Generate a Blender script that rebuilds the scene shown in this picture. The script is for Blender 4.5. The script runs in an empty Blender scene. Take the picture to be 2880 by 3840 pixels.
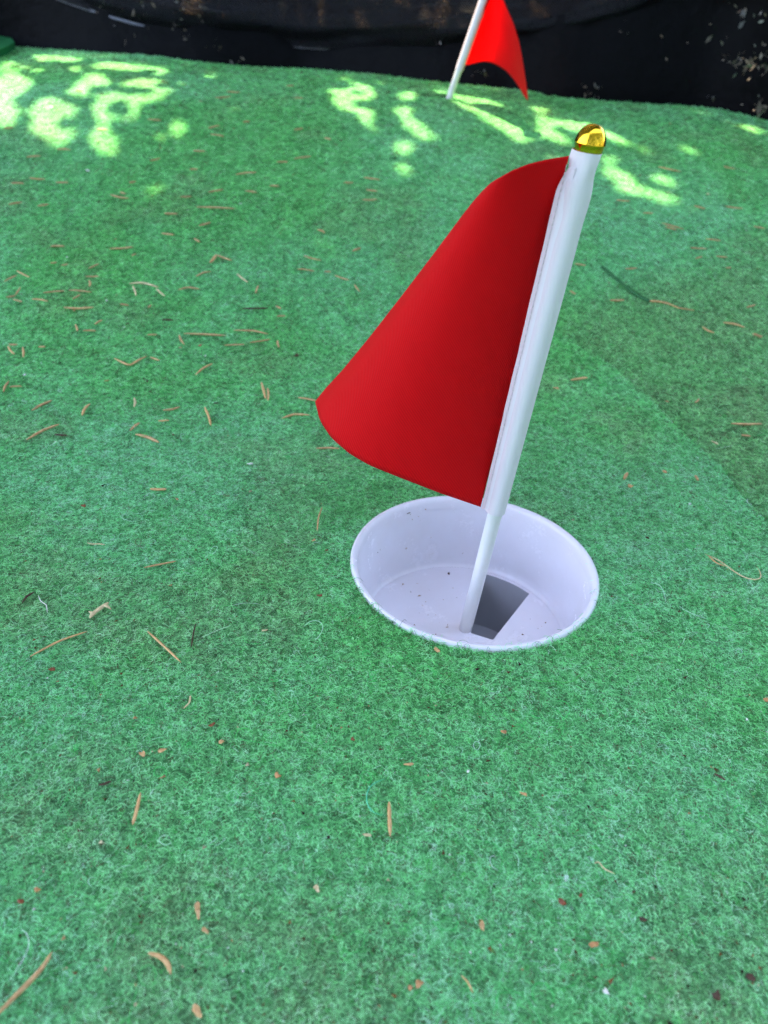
import bpy, bmesh, math, random
import numpy as np
from mathutils import Vector, Matrix

random.seed(7)
RNG = np.random.default_rng(11)
C = bpy.context.scene.collection
SC = bpy.context.scene

# ------------------------------------------------------------------ camera
PITCH, ROLL, CAM_H = math.radians(33.5948), math.radians(4.16349), 0.203136
CUP_X, CUP_Y, CUP_R = 0.0408548, 0.2691952, 0.054
F_PX = 2884.368                                     # focal length in pixels of the 2880 x 3840 photograph
fwd = np.array([0, math.cos(PITCH), -math.sin(PITCH)])
up0 = np.array([0, math.sin(PITCH), math.cos(PITCH)])
rt0 = np.array([1.0, 0, 0])
RT = math.cos(ROLL) * rt0 + math.sin(ROLL) * up0
UP = -math.sin(ROLL) * rt0 + math.cos(ROLL) * up0
CAM = np.array([0, 0, CAM_H])
cd = bpy.data.cameras.new('camera')
cam = bpy.data.objects.new('camera', cd)
C.objects.link(cam)
cam.matrix_world = Matrix(((RT[0], UP[0], -fwd[0], 0), (RT[1], UP[1], -fwd[1], 0),
                           (RT[2], UP[2], -fwd[2], CAM_H), (0, 0, 0, 1)))
cd.sensor_fit = 'VERTICAL'
cd.sensor_height, cd.sensor_width = 24.0, 18.0
cd.lens = 12.0 * F_PX / 1920.0
cd.clip_start, cd.clip_end = 0.01, 500
cd.dof.use_dof = True
cd.dof.focus_distance = 0.30
cd.dof.aperture_fstop = 9.0
SC.camera = cam

# ------------------------------------------------------------------ sky, sun, exposure
SUN_EL, SUN_AZ = math.radians(58), math.radians(28)   # the sun stands beyond the netting, to the left
SUN = np.array([-math.sin(SUN_AZ) * math.cos(SUN_EL), math.cos(SUN_AZ) * math.cos(SUN_EL), math.sin(SUN_EL)])
w = bpy.data.worlds.new('World')
SC.world = w
w.use_nodes = True
nt = w.node_tree
sky = nt.nodes.new('ShaderNodeTexSky')
sky.sky_type = 'NISHITA'
sky.sun_disc = False
sky.sun_elevation = SUN_EL
sky.sun_rotation = -SUN_AZ
sky.dust_density = 4.0
sky.ozone_density = 0.3
sky.air_density = 0.8
nt.links.new(sky.outputs[0], nt.nodes['Background'].inputs[0])
nt.nodes['Background'].inputs[1].default_value = 0.15
sd = bpy.data.lights.new('sun', 'SUN')
sun = bpy.data.objects.new('sun', sd)
C.objects.link(sun)
sd.energy, sd.angle, sd.color = 2.7, math.radians(0.5), (1.0, 0.83, 0.58)
sun.rotation_euler = Vector(SUN).to_track_quat('Z', 'Y').to_euler()
SC.view_settings.view_transform = 'Standard'
SC.view_settings.look = 'None'
SC.view_settings.gamma = 1
SC.view_settings.use_curve_mapping = False
SC.view_settings.exposure = 3.5
SC.render.engine = 'CYCLES'
SC.cycles.use_denoising = True
SC.cycles.denoiser = 'OPENIMAGEDENOISE'
SC.cycles.denoising_prefilter = 'NONE'
SC.cycles.max_bounces = 8
SC.cycles.transparent_max_bounces = 8

# ------------------------------------------------------------------ helpers
def ray(px):
    px = np.atleast_2d(np.asarray(px, float))
    return (px[:, :1] - 1440) / F_PX * RT - (px[:, 1:] - 1920) / F_PX * UP + fwd

def at_depth(px, zc):
    """3D point seen at a photo pixel, zc metres along the camera axis"""
    return CAM + ray(px) * np.atleast_1d(zc)[:, None]

def depth_of(P):
    return (np.asarray(P) - CAM) @ fwd

_NT = {}
def value_noise(x, y, seed, scale):
    x = np.asarray(x) / scale + 1000.0
    y = np.asarray(y) / scale + 1000.0
    r = _NT.get(seed)
    if r is None:
        r = _NT[seed] = np.random.default_rng(seed).random((256, 256))
    xi, yi = np.floor(x).astype(int), np.floor(y).astype(int)
    fx, fy = x - xi, y - yi
    fx, fy = fx * fx * (3 - 2 * fx), fy * fy * (3 - 2 * fy)
    a, b = r[xi % 256, yi % 256], r[(xi + 1) % 256, yi % 256]
    c, d = r[xi % 256, (yi + 1) % 256], r[(xi + 1) % 256, (yi + 1) % 256]
    return (a * (1 - fx) + b * fx) * (1 - fy) + (c * (1 - fx) + d * fx) * fy

def sstep(a, b, x):
    t = np.clip((x - a) / (b - a), 0, 1)
    return t * t * (3 - 2 * t)

# profile of the mound, fitted to how large things look with distance
_py = np.array([-1, 0, .30, .38, .45, .52, .60, .70, .80, .88, .98, 1.10, 1.4])
_pz = np.array([0, 0, 0, 0.0008, .0062, .0225, .046, .080, .110, .1245, .133, .134, .128])
_fy = np.linspace(-1, 1.4, 2401)
_fz = np.interp(_fy, _py, _pz)
for _ in range(3):
    _fz = np.convolve(np.pad(_fz, 25, mode='edge'), np.ones(51) / 51, 'valid')

def z_base(x, y):
    x, y = np.asarray(x, float), np.asarray(y, float)
    z = np.interp(y, _fy, _fz)
    lumps = (value_noise(x, y, 3, .16) - .5) * .010 * sstep(.36, .6, y) + (value_noise(x, y, 4, .05) - .5) * .0012
    return z + lumps * sstep(.06, .12, np.hypot(x - CUP_X, y - CUP_Y))

SEAM, CREASE, STAIN = None, None, None

def seg_dist(x, y, poly):
    """distance to a polyline, its sign by the side, and the running parameter"""
    best = np.full(np.shape(x), 1e9)
    side = np.zeros(np.shape(x))
    par = np.zeros(np.shape(x))
    for i in range(len(poly) - 1):
        ax, ay = poly[i]
        bx, by = poly[i + 1]
        dx, dy = bx - ax, by - ay
        t = np.clip(((x - ax) * dx + (y - ay) * dy) / (dx * dx + dy * dy), 0, 1)
        d = np.hypot(x - ax - t * dx, y - ay - t * dy)
        m = d < best
        best = np.where(m, d, best)
        side = np.where(m, np.sign((x - ax) * dy - (y - ay) * dx), side)
        par = np.where(m, (i + t) / (len(poly) - 1), par)
    return best, side, par

def z_ground(x, y):
    z = z_base(x, y)
    if SEAM is not None:
        d, s, p = seg_dist(x, y, SEAM)
        # s > 0: right of the seam.  the left sheet lies on top and ends in a small step
        fade = sstep(0, .25, p)
        z = z + np.where(s > 0, .0030 * fade * (1 - sstep(.01, .06, d)), -.0002)
        z = z - np.where(s < 0, .0012 * fade * np.exp(-(d / .004) ** 2), 0)
    if CREASE is not None:
        d, s, p = seg_dist(x, y, CREASE)
        z = z - .006 * np.exp(-(d / .006) ** 2) * sstep(0, .15, p) * sstep(0, .15, 1 - p)
    return z

def on_ground(px, zf=None):
    zf = zf or z_ground
    d = ray(px)
    n = len(d)
    ts = np.linspace(.12, 2.2, 700)
    P = CAM + d[:, None, :] * ts[None, :, None]
    below = P[:, :, 2] <= zf(P[:, :, 0], P[:, :, 1])
    k = np.where(below.any(1), below.argmax(1), 699)
    lo, hi = ts[np.maximum(k - 1, 0)], ts[k]
    for _ in range(24):
        m = (lo + hi) / 2
        Q = CAM + d * m[:, None]
        b = Q[:, 2] <= zf(Q[:, 0], Q[:, 1])
        hi, lo = np.where(b, m, hi), np.where(b, lo, m)
    return CAM + d * hi[:, None]

K = 2880 / 1659.0
SEAM = on_ground(np.array([(1130, 655), (1235, 745), (1320, 800), (1400, 870), (1470, 945), (1550, 1015), (1598, 1085), (1680, 1172), (1800, 1300), (2100, 1620)]) * K, z_base)[:, :2]
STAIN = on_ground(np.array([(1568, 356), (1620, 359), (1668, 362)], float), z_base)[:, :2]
CREASE = on_ground(np.array([(1165, 205), (1215, 228), (1275, 255), (1340, 283), (1380, 300)]) * K, z_base)[:, :2]

def obj(name, data, mat=None, parent=None):
    o = bpy.data.objects.new(name, data)
    C.objects.link(o)
    if mat is not None:
        data.materials.append(mat)
    if parent is not None:
        o.parent = parent
    return o

def tag(o, label=None, cat=None, group=None, kind=None):
    if label: o['label'] = label
    if cat: o['category'] = cat
    if group: o['group'] = group
    if kind: o['kind'] = kind
    return o

def empty(name, loc, label, cat, group=None):
    o = bpy.data.objects.new(name, None)
    o.location = loc
    C.objects.link(o)
    return tag(o, label, cat, group)

def pydata(name, verts, faces, smooth=True):
    m = bpy.data.meshes.new(name)
    m.from_pydata([tuple(map(float, v)) for v in verts], [], [tuple(int(i) for i in f) for f in faces])
    if smooth:
        m.polygons.foreach_set('use_smooth', np.ones(len(m.polygons), bool))
    m.update()
    return m

def grid_mesh(name, G):
    """G: (rows, cols, 3)"""
    n, m = G.shape[:2]
    idx = np.arange(n * m).reshape(n, m)
    f = np.stack([idx[:-1, :-1], idx[:-1, 1:], idx[1:, 1:], idx[1:, :-1]], -1).reshape(-1, 4)
    return big_mesh(name, G.reshape(-1, 3), f)

def big_mesh(name, V, Fq, smooth=True):
    k = Fq.shape[1]
    m = bpy.data.meshes.new(name)
    m.vertices.add(len(V))
    m.vertices.foreach_set('co', np.ascontiguousarray(V, dtype=np.float32).ravel())
    m.loops.add(len(Fq) * k)
    m.loops.foreach_set('vertex_index', np.ascontiguousarray(Fq, dtype=np.int32).ravel())
    m.polygons.add(len(Fq))
    m.polygons.foreach_set('loop_start', np.arange(len(Fq), dtype=np.int32) * k)
    m.update(calc_edges=True)
    if smooth:
        m.polygons.foreach_set('use_smooth', np.ones(len(Fq), bool))
    return m

def tube(P, R, n=10, flat=1.0, cap=True, upv=(0, 0, 1)):
    """swept tube along points P with radii R -> verts, faces"""
    P = np.asarray(P, float)
    R = np.broadcast_to(np.asarray(R, float), (len(P),))
    T = np.gradient(P, axis=0)
    T /= np.linalg.norm(T, axis=1)[:, None] + 1e-12
    u = np.asarray(upv, float)
    V, Fc = [], []
    for i in range(len(P)):
        a = np.cross(T[i], u)
        if np.linalg.norm(a) < 1e-3:
            a = np.cross(T[i], (1, 0, 0))
        a /= np.linalg.norm(a)
        b = np.cross(a, T[i])
        for k in range(n):
            q = 2 * math.pi * k / n
            V.append(P[i] + R[i] * (math.cos(q) * a + flat * math.sin(q) * b))
    for i in range(len(P) - 1):
        for k in range(n):
            Fc.append((i * n + k, i * n + (k + 1) % n, (i + 1) * n + (k + 1) % n, (i + 1) * n + k))
    if cap:
        Fc.append(tuple(range(n - 1, -1, -1)))
        Fc.append(tuple(range((len(P) - 1) * n, len(P) * n)))
    return V, Fc

def lathe(profile, n=96):
    V, Fc = [], []
    for r, z in profile:
        for k in range(n):
            a = 2 * math.pi * k / n
            V.append((r * math.cos(a), r * math.sin(a), z))
    for i in range(len(profile) - 1):
        for k in range(n):
            Fc.append((i * n + k, i * n + (k + 1) % n, (i + 1) * n + (k + 1) % n, (i + 1) * n + k))
    return V, Fc

# ------------------------------------------------------------------ materials
def mat(name, color=(.5, .5, .5), rough=.6, spec=.5, metal=0.0):
    m = bpy.data.materials.new(name)
    m.use_nodes = True
    b = m.node_tree.nodes['Principled BSDF']
    b.inputs['Base Color'].default_value = (*color, 1)
    b.inputs['Roughness'].default_value = rough
    b.inputs['Specular IOR Level'].default_value = spec
    b.inputs['Metallic'].default_value = metal
    return m

def N(m, t, **kw):
    n = m.node_tree.nodes.new(t)
    for k, v in kw.items():
        setattr(n, k, v)
    return n

def L(m, a, b):
    m.node_tree.links.new(a, b)

def pb(m):
    return m.node_tree.nodes['Principled BSDF']

def ramp(m, stops):
    r = N(m, 'ShaderNodeValToRGB')
    e = r.color_ramp.elements
    while len(e) < len(stops):
        e.new(.5)
    for el, (p, c) in zip(e, stops):
        el.position, el.color = p, (*c, 1)
    return r

def noise(m, scale, detail=4, rough=.6, vec=None):
    n = N(m, 'ShaderNodeTexNoise')
    n.inputs['Scale'].default_value = scale
    n.inputs['Detail'].default_value = detail
    n.inputs['Roughness'].default_value = rough
    if vec is not None:
        L(m, vec, n.inputs['Vector'])
    return n

def coords(m):
    return N(m, 'ShaderNodeTexCoord').outputs['Object']

def bump(m, height, strength, dist):
    b = N(m, 'ShaderNodeBump')
    b.inputs['Strength'].default_value = strength
    b.inputs['Distance'].default_value = dist
    L(m, height, b.inputs['Height'])
    L(m, b.outputs[0], pb(m).inputs['Normal'])
    return b

def attr_color_mat(name, attr='tint', rough=.8, spec=.2, translucent=0.0):
    m = mat(name, rough=rough, spec=spec)
    a = N(m, 'ShaderNodeAttribute', attribute_name=attr)
    L(m, a.outputs['Color'], pb(m).inputs['Base Color'])
    if translucent:
        t = N(m, 'ShaderNodeBsdfTranslucent')
        L(m, a.outputs['Color'], t.inputs['Color'])
        mx = N(m, 'ShaderNodeMixShader')
        mx.inputs[0].default_value = translucent
        L(m, pb(m).outputs[0], mx.inputs[1])
        L(m, t.outputs[0], mx.inputs[2])
        L(m, mx.outputs[0], m.node_tree.nodes['Material Output'].inputs[0])
    return m

# turf backing
M_turf = attr_color_mat('turf_felt', rough=.95, spec=.1)
_n = noise(M_turf, 900, 6, .7, coords(M_turf))
_mx = N(M_turf, 'ShaderNodeMix', data_type='RGBA', blend_type='MULTIPLY')
_mx.inputs[0].default_value = 1
_a = [n for n in M_turf.node_tree.nodes if n.type == 'ATTRIBUTE'][0]
_r = ramp(M_turf, [(.25, (.35, .35, .35)), (.75, (1.25, 1.25, 1.25))])
L(M_turf, _n.outputs[0], _r.inputs[0])
L(M_turf, _a.outputs['Color'], _mx.inputs[6])
L(M_turf, _r.outputs[0], _mx.inputs[7])
L(M_turf, _mx.outputs[2], pb(M_turf).inputs['Base Color'])
bump(M_turf, _n.outputs[0], .8, .001)
M_fibre = attr_color_mat('turf_fibre', rough=.7, spec=.25, translucent=.3)

M_soil = mat('soil', (.09, .06, .04), .95, .1)
_n = noise(M_soil, 40, 8, .7, coords(M_soil))
_r = ramp(M_soil, [(.3, (.02, .014, .009)), (.55, (.075, .05, .03)), (.75, (.17, .12, .075))])
L(M_soil, _n.outputs[0], _r.inputs[0])
L(M_soil, _r.outputs[0], pb(M_soil).inputs['Base Color'])
bump(M_soil, _n.outputs[0], .7, .02)

def white_plastic(name, col, rough, sss=0.0):
    m = mat(name, col, rough, .5)
    n = noise(m, 55, 5, .6, coords(m))
    r = ramp(m, [(.35, (col[0] * .97, col[1] * .96, col[2] * .95)), (.6, col), (.78, (col[0] * .94, col[1] * .92, col[2] * .9))])
    L(m, n.outputs[0], r.inputs[0])
    L(m, r.outputs[0], pb(m).inputs['Base Color'])
    if sss:
        pb(m).inputs['Subsurface Weight'].default_value = sss
        pb(m).inputs['Subsurface Radius'].default_value = (1, .9, .8)
        pb(m).inputs['Subsurface Scale'].default_value = .002
    return m

M_cup = white_plastic('cup_plastic', (.77, .74, .80), .16)
_c = coords(M_cup)
_n1, _n2 = noise(M_cup, 60, 6, .75, _c), noise(M_cup, 900, 3, .7, _c)
_k1, _k2 = ramp(M_cup, [(.52, (0, 0, 0)), (.75, (1, 1, 1))]), ramp(M_cup, [(.58, (0, 0, 0)), (.72, (1, 1, 1))])
L(M_cup, _n1.outputs[0], _k1.inputs[0])
L(M_cup, _n2.outputs[0], _k2.inputs[0])
_mm = N(M_cup, 'ShaderNodeMath', operation='MULTIPLY')
L(M_cup, _k1.outputs[0], _mm.inputs[0])
L(M_cup, _k2.outputs[0], _mm.inputs[1])
_mx = N(M_cup, 'ShaderNodeMix', data_type='RGBA')
L(M_cup, _mm.outputs[0], _mx.inputs[0])
_src = pb(M_cup).inputs['Base Color'].links[0].from_socket
L(M_cup, _src, _mx.inputs[6])
_mx.inputs[7].default_value = (.50, .42, .36, 1)
L(M_cup, _mx.outputs[2], pb(M_cup).inputs['Base Color'])
_rr = N(M_cup, 'ShaderNodeMapRange')
_rr.inputs[3].default_value, _rr.inputs[4].default_value = .12, .38
L(M_cup, _n1.outputs[0], _rr.inputs[0])
L(M_cup, _rr.outputs[0], pb(M_cup).inputs['Roughness'])
M_pole = white_plastic('pole_plastic', (.74, .73, .71), .32, .3)

# red cloth: twill weave, light shines through a little
M_cloth = mat('red_twill', (.50, .006, .012), .6, .12)
_uv = N(M_cloth, 'ShaderNodeUVMap')
_w = N(M_cloth, 'ShaderNodeTexWave', wave_type='BANDS', bands_direction='DIAGONAL')
_w.inputs['Scale'].default_value = 62
_w.inputs['Distortion'].default_value = .4
L(M_cloth, _uv.outputs[0], _w.inputs[0])
_n = noise(M_cloth, 260, 3, .6, _uv.outputs[0])
_ad = N(M_cloth, 'ShaderNodeMath', operation='ADD')
L(M_cloth, _w.outputs['Fac'], _ad.inputs[0])
L(M_cloth, _n.outputs[0], _ad.inputs[1])
bump(M_cloth, _ad.outputs[0], .6, .0003)
_r = ramp(M_cloth, [(.2, (.66, .004, .008)), (.85, (.95, .010, .016))])
_hf = N(M_cloth, 'ShaderNodeMath', operation='MULTIPLY')
_hf.inputs[1].default_value = .5
L(M_cloth, _ad.outputs[0], _hf.inputs[0])
L(M_cloth, _hf.outputs[0], _r.inputs[0])
L(M_cloth, _r.outputs[0], pb(M_cloth).inputs['Base Color'])
pb(M_cloth).inputs['Sheen Weight'].default_value = .05
pb(M_cloth).inputs['Sheen Roughness'].default_value = .4
_t = N(M_cloth, 'ShaderNodeBsdfTranslucent')
_t.inputs['Color'].default_value = (.95, .006, .007, 1)
_m = N(M_cloth, 'ShaderNodeMixShader')
_m.inputs[0].default_value = .45
L(M_cloth, pb(M_cloth).outputs[0], _m.inputs[1])
L(M_cloth, _t.outputs[0], _m.inputs[2])
L(M_cloth, _m.outputs[0], M_cloth.node_tree.nodes['Material Output'].inputs[0])

M_sleeve = attr_color_mat('white_twill', rough=.7, spec=.3)
_uv = N(M_sleeve, 'ShaderNodeUVMap')
_w = N(M_sleeve, 'ShaderNodeTexWave', wave_type='BANDS', bands_direction='DIAGONAL')
_w.inputs['Scale'].default_value = 60
L(M_sleeve, _uv.outputs[0], _w.inputs[0])
bump(M_sleeve, _w.outputs["Fac"], .12, .0002)
M_thread = mat("thread", (.70, .56, .58), .8, .2)
M_gold = mat('gold_chrome', (.95, .52, .03), .13, .5, 1.0)
_n = noise(M_gold, 300, 3, .5, coords(M_gold))
bump(M_gold, _n.outputs[0], .08, .0006)

M_net = mat('black_net', (.007, .007, .010), .55, .2)
_uv = N(M_net, 'ShaderNodeUVMap')
_w1 = N(M_net, 'ShaderNodeTexWave', wave_type='BANDS', bands_direction='DIAGONAL')
_w1.inputs['Scale'].default_value = 70
L(M_net, _uv.outputs[0], _w1.inputs[0])
bump(M_net, _w1.outputs['Fac'], .9, .001)
_hn = noise(M_net, 420, 2, .5, coords(M_net))
_hr = ramp(M_net, [(.60, (0, 0, 0)), (.66, (1, 1, 1))])
L(M_net, _hn.outputs[0], _hr.inputs[0])
_tr = N(M_net, 'ShaderNodeBsdfTransparent')
_m = N(M_net, 'ShaderNodeMixShader')
_ma = N(M_net, 'ShaderNodeMath', operation='MULTIPLY_ADD')
_ma.inputs[1].default_value = .6
_ma.inputs[2].default_value = .07
L(M_net, _hr.outputs[0], _ma.inputs[0])
L(M_net, _ma.outputs[0], _m.inputs[0])
L(M_net, pb(M_net).outputs[0], _m.inputs[1])
L(M_net, _tr.outputs[0], _m.inputs[2])
L(M_net, _m.outputs[0], M_net.node_tree.nodes['Material Output'].inputs[0])
M_plastic = mat('black_plastic', (.0025, .0025, .0032), .6, .07)
_n = noise(M_plastic, 30, 4, .6, coords(M_plastic))
bump(M_plastic, _n.outputs[0], .5, .01)
M_hem = mat('dark_cord', (.16, .16, .20), .45, .4)

M_leaf = mat('leaf', (.05, .12, .03), .5, .4)
_t = N(M_leaf, 'ShaderNodeBsdfTranslucent')
_t.inputs['Color'].default_value = (.05, .10, .015, 1)
_m = N(M_leaf, 'ShaderNodeMixShader')
_m.inputs[0].default_value = .25
L(M_leaf, pb(M_leaf).outputs[0], _m.inputs[1])
L(M_leaf, _t.outputs[0], _m.inputs[2])
L(M_leaf, _m.outputs[0], M_leaf.node_tree.nodes['Material Output'].inputs[0])
M_bark = mat('bark', (.12, .085, .06), .9, .2)
_n = noise(M_bark, 35, 6, .7, coords(M_bark))
bump(M_bark, _n.outputs[0], .8, .02)

def dry(name, c0, c1, rough=.55):
    m = mat(name, c0, rough, .4)
    n = noise(m, 500, 4, .6, coords(m))
    r = ramp(m, [(.3, c0), (.7, c1)])
    L(m, n.outputs[0], r.inputs[0])
    L(m, r.outputs[0], pb(m).inputs['Base Color'])
    return m
M_dry = {
    'tan': dry('tan_straw', (.50, .26, .10), (.68, .43, .20)),
    'pale': dry('pale_straw', (.55, .42, .22), (.68, .55, .32)),
    'brown': dry('brown_straw', (.40, .22, .09), (.60, .38, .18)),
    'dark': dry('dark_bark', (.045, .025, .015), (.10, .055, .03)),
    'red': dry('red_brown_scale', (.16, .045, .02), (.30, .10, .04)),
    'orange': dry('orange_scale', (.38, .17, .06), (.56, .32, .14)),
    'white': dry('white_chip', (.70, .66, .60), (.82, .80, .76)),
    'green': dry('green_needle', (.015, .10, .03), (.035, .17, .05)),
}
M_thr = {'teal': mat('teal_fibre', (.10, .60, .34), .5, .4), 'lime': mat('lime_fibre', (.10, .55, .10), .5, .4), 'offwhite': M_dry['white']}

# ------------------------------------------------------------------ turf
def to_src(pts, crop):
    sx, ox, oy = crop
    return np.asarray(pts, float) / sx + np.array([ox, oy])

EDGE_PX = np.array([(-400, 60), (0, 97), (200, 113), (420, 133), (640, 148), (900, 172), (1000, 183), (1140, 195), (1190, 208), (1300, 218), (1480, 228), (1560, 236), (1659, 262), (1760, 300), (2100, 380)]) * K
_E = on_ground(EDGE_PX)
_o = np.argsort(_E[:, 0])
EX, EY = _E[_o, 0], _E[_o, 1]

def y_edge(x):
    return np.interp(x, EX, EY)

def turf_tint(x, y, shape=1):
    """colour of the felt, linear"""
    n1 = value_noise(x, y, 21, .11)
    n2 = value_noise(x, y, 22, .028)
    n3 = value_noise(x, y, 23, .008)
    base = np.array([.205, .68, .20])
    teal = np.array([.29, .82, .35])
    olive = np.array([.27, .54, .215])
    dirt = np.array([.30, .32, .18])
    t = sstep(.2, .8, n1 * .45 + n2 * .25 + .30 * value_noise(x, y, 27, .30))[..., None]
    c = base * (1 - t) + teal * t
    d, s, p = seg_dist(x, y, SEAM)
    right = np.where(s < 0, sstep(0, .004, d) * (1 - .6 * sstep(.08, .35, d)), 0) * sstep(0, .12, p)
    o = np.clip(right * (.75 + .5 * (n2 - .5)), 0, .95)[..., None]
    c = c * (1 - o) + olive * o
    q = np.clip(sstep(.58, .85, value_noise(x, y, 25, .045)) * (.25 + n3) , 0, 1)[..., None] * .35
    c = c * (1 - q) + dirt * q
    c = c * (.92 + .16 * n3)[..., None]
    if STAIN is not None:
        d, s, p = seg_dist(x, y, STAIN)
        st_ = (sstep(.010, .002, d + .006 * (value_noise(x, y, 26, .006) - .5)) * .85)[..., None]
        c = c * (1 - st_) + np.array([.05, .06, .025]) * st_  # darker brown strip left of the far flag's foot
    return np.clip(c, 0, .88)

NXc, NYr = 560, 300
xs = np.linspace(-1.3, 1.5, NXc)
ts = np.linspace(0, 1, NYr)
ys = -.5 + (y_edge(xs)[None, :] + .5) * ts[:, None] ** .8
X2 = np.broadcast_to(xs[None, :], ys.shape).copy()
Y2 = ys.copy()
rr = np.hypot(X2 - CUP_X, Y2 - CUP_Y)
inside = rr < .0560
Z2 = z_ground(X2, Y2)
ang = np.arctan2(Y2 - CUP_Y, X2 - CUP_X)
X2 = np.where(inside, CUP_X + .0533 * np.cos(ang), X2)
Y2 = np.where(inside, CUP_Y + .0533 * np.sin(ang), Y2)
Z2 = np.where(inside, 0.0, Z2)
G = np.stack([X2, Y2, Z2], -1)
# the sheet curls down over the far edge
ex = []
for dy, dz in ((.003, -.0015), (.005, -.005), (.006, -.012), (.012, -.05), (.03, -.16)):
    r_ = G[-1].copy()
    r_[:, 1] += dy
    r_[:, 2] += dz
    ex.append(r_)
G = np.concatenate([G, np.stack(ex)], 0)
ins = np.concatenate([inside, np.zeros((5, NXc), bool)], 0)
n, m = G.shape[:2]
idx = np.arange(n * m).reshape(n, m)
fq = np.stack([idx[:-1, :-1], idx[:-1, 1:], idx[1:, 1:], idx[1:, :-1]], -1).reshape(-1, 4)
fq = fq[~ins.ravel()[fq].all(1)]
me = big_mesh('turf', G.reshape(-1, 3), fq)
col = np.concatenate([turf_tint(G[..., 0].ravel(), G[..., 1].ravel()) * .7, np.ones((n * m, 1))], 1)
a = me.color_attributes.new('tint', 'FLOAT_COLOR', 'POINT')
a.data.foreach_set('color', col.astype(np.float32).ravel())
turf = obj('turf', me, M_turf)
tag(turf, kind='structure')

# soil that carries everything, out to the horizon
g = obj('ground', pydata('ground', [(-60, -60, -.17), (60, -60, -.17), (60, 60, -.17), (-60, 60, -.17)], [(0, 1, 2, 3)]), M_soil)
tag(g, kind='structure')

# curly felt fibres: real hair curves standing in the felt
def fibres(n, x0, x1, y0, y1, rad, length, hmax, seed, keep=None, npts=7, wide=False):
    r = np.random.default_rng(seed)
    x, y = r.uniform(x0, x1, n), r.uniform(y0, y1, n)
    k = (y < y_edge(x) - .003) & (np.hypot(x - CUP_X, y - CUP_Y) > .0546)
    # frustum only
    P = np.stack([x, y, z_ground(x, y)], -1) - CAM
    zc = P @ fwd
    u, v = 1440 + F_PX * (P @ RT) / zc, 1920 - F_PX * (P @ UP) / zc
    frame = (zc > .05) & (u > -450) & (u < 3330) & (v < 4300)
    k &= ~frame if wide else frame
    if keep is not None:
        k &= keep(r, x, y)
    x, y = x[k], y[k]
    n = len(x)
    a = r.uniform(0, 2 * np.pi, n)
    turn = r.normal(0, 1.0, n) * .75
    ln = length * r.uniform(.5, 1.4, n)
    step = ln / (npts - 1)
    pts = np.zeros((n, npts, 3))
    px, py = x.copy(), y.copy()
    hz = hmax * r.beta(1.6, 2.2, n)
    for i in range(npts):
        f = i / (npts - 1)
        pts[:, i, 0], pts[:, i, 1] = px, py
        pts[:, i, 2] = z_ground(px, py) + hz * np.sin(np.pi * (f * .85 + .05)) + .0001
        a += turn * (.7 + .6 * r.random(n))
        px, py = px + step * np.cos(a), py + step * np.sin(a)
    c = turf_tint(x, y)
    kind = r.random(n)
    mul = np.where(kind < .27, .26, np.where(kind < .75, 1.0, np.where(kind < .94, 1.35, 1.6)))[:, None] * (.72 + .85 * sstep(.2, .8, value_noise(x, y, 31, .0024) * .55 + value_noise(x, y, 32, .0011) * .45))[:, None]
    c = c * mul * r.uniform(.8, 1.2, (n, 1))
    minty = ((kind > .80) & (r.random(n) < .6))[:, None]
    c = np.clip(c, 0, .9)
    c = np.where(minty, c * .5 + np.array([.24, .50, .27]), c)
    lime = (r.random(n) < .05)[:, None]
    c = np.where(lime, np.array([.10, .55, .12]), c)
    brown = (r.random(n) < .05)[:, None]
    c = np.where(brown, np.array([.16, .13, .07]), c)
    rr_ = rad * r.uniform(.7, 1.3, n)
    return pts, c, rr_

def curves_obj(name, packs, mt):
    cu = bpy.data.hair_curves.new(name)
    sizes, pos, rads, cols = [], [], [], []
    for pts, c, rr_ in packs:
        k = pts.shape[1]
        sizes += [k] * len(pts)
        pos.append(pts.reshape(-1, 3))
        taper = np.array([1.0] * (k - 1) + [.5])
        rads.append((rr_[:, None] * taper[None]).ravel())
        cols.append(np.concatenate([c, np.ones((len(c), 1))], 1))
    cu.add_curves(sizes)
    cu.attributes['position'].data.foreach_set('vector', np.concatenate(pos).astype(np.float32).ravel())
    ra = cu.attributes.get('radius') or cu.attributes.new('radius', 'FLOAT', 'POINT')
    ra.data.foreach_set('value', np.concatenate(rads).astype(np.float32))
    ca = cu.attributes.new('tint', 'FLOAT_COLOR', 'CURVE')
    ca.data.foreach_set('color', np.concatenate(cols).astype(np.float32).ravel())
    return obj(name, cu, mt)

packs = [
    fibres(520000, -.26, .34, .06, .40, .00006, .0034, .0015, 1),
    fibres(260000, -.42, .58, .38, .66, .00008, .0052, .0018, 2),
    fibres(130000, -.75, .90, .64, 1.09, .00013, .007, .0018, 3, npts=5),
    fibres(26000, CUP_X - .06, CUP_X + .06, CUP_Y - .06, CUP_Y + .06, .00006, .0050, .0040, 8, keep=lambda r, x, y: (np.hypot(x - CUP_X, y - CUP_Y) < .0562) & (r.random(len(x)) < np.where(y < CUP_Y - .01, .9, .12))),
    fibres(150000, -.85, 1.0, -.15, 1.05, .00016, .007, .0018, 12, npts=5, wide=True),
    fibres(900, -.26, .34, .06, .42, .00009, .011, .0045, 4, npts=10),
]
# lime loops that stand out of the felt
packs[5] = (packs[5][0], np.where(RNG.random((len(packs[5][1]), 1)) < .5, np.array([.10, .62, .16]), np.clip(packs[5][1] * 1.3, 0, .8)), packs[5][2])
fo = curves_obj('turf_fibres', packs, M_fibre)
tag(fo, 'curly green felt fibres of the artificial turf', 'turf fibres', kind='stuff')

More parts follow.
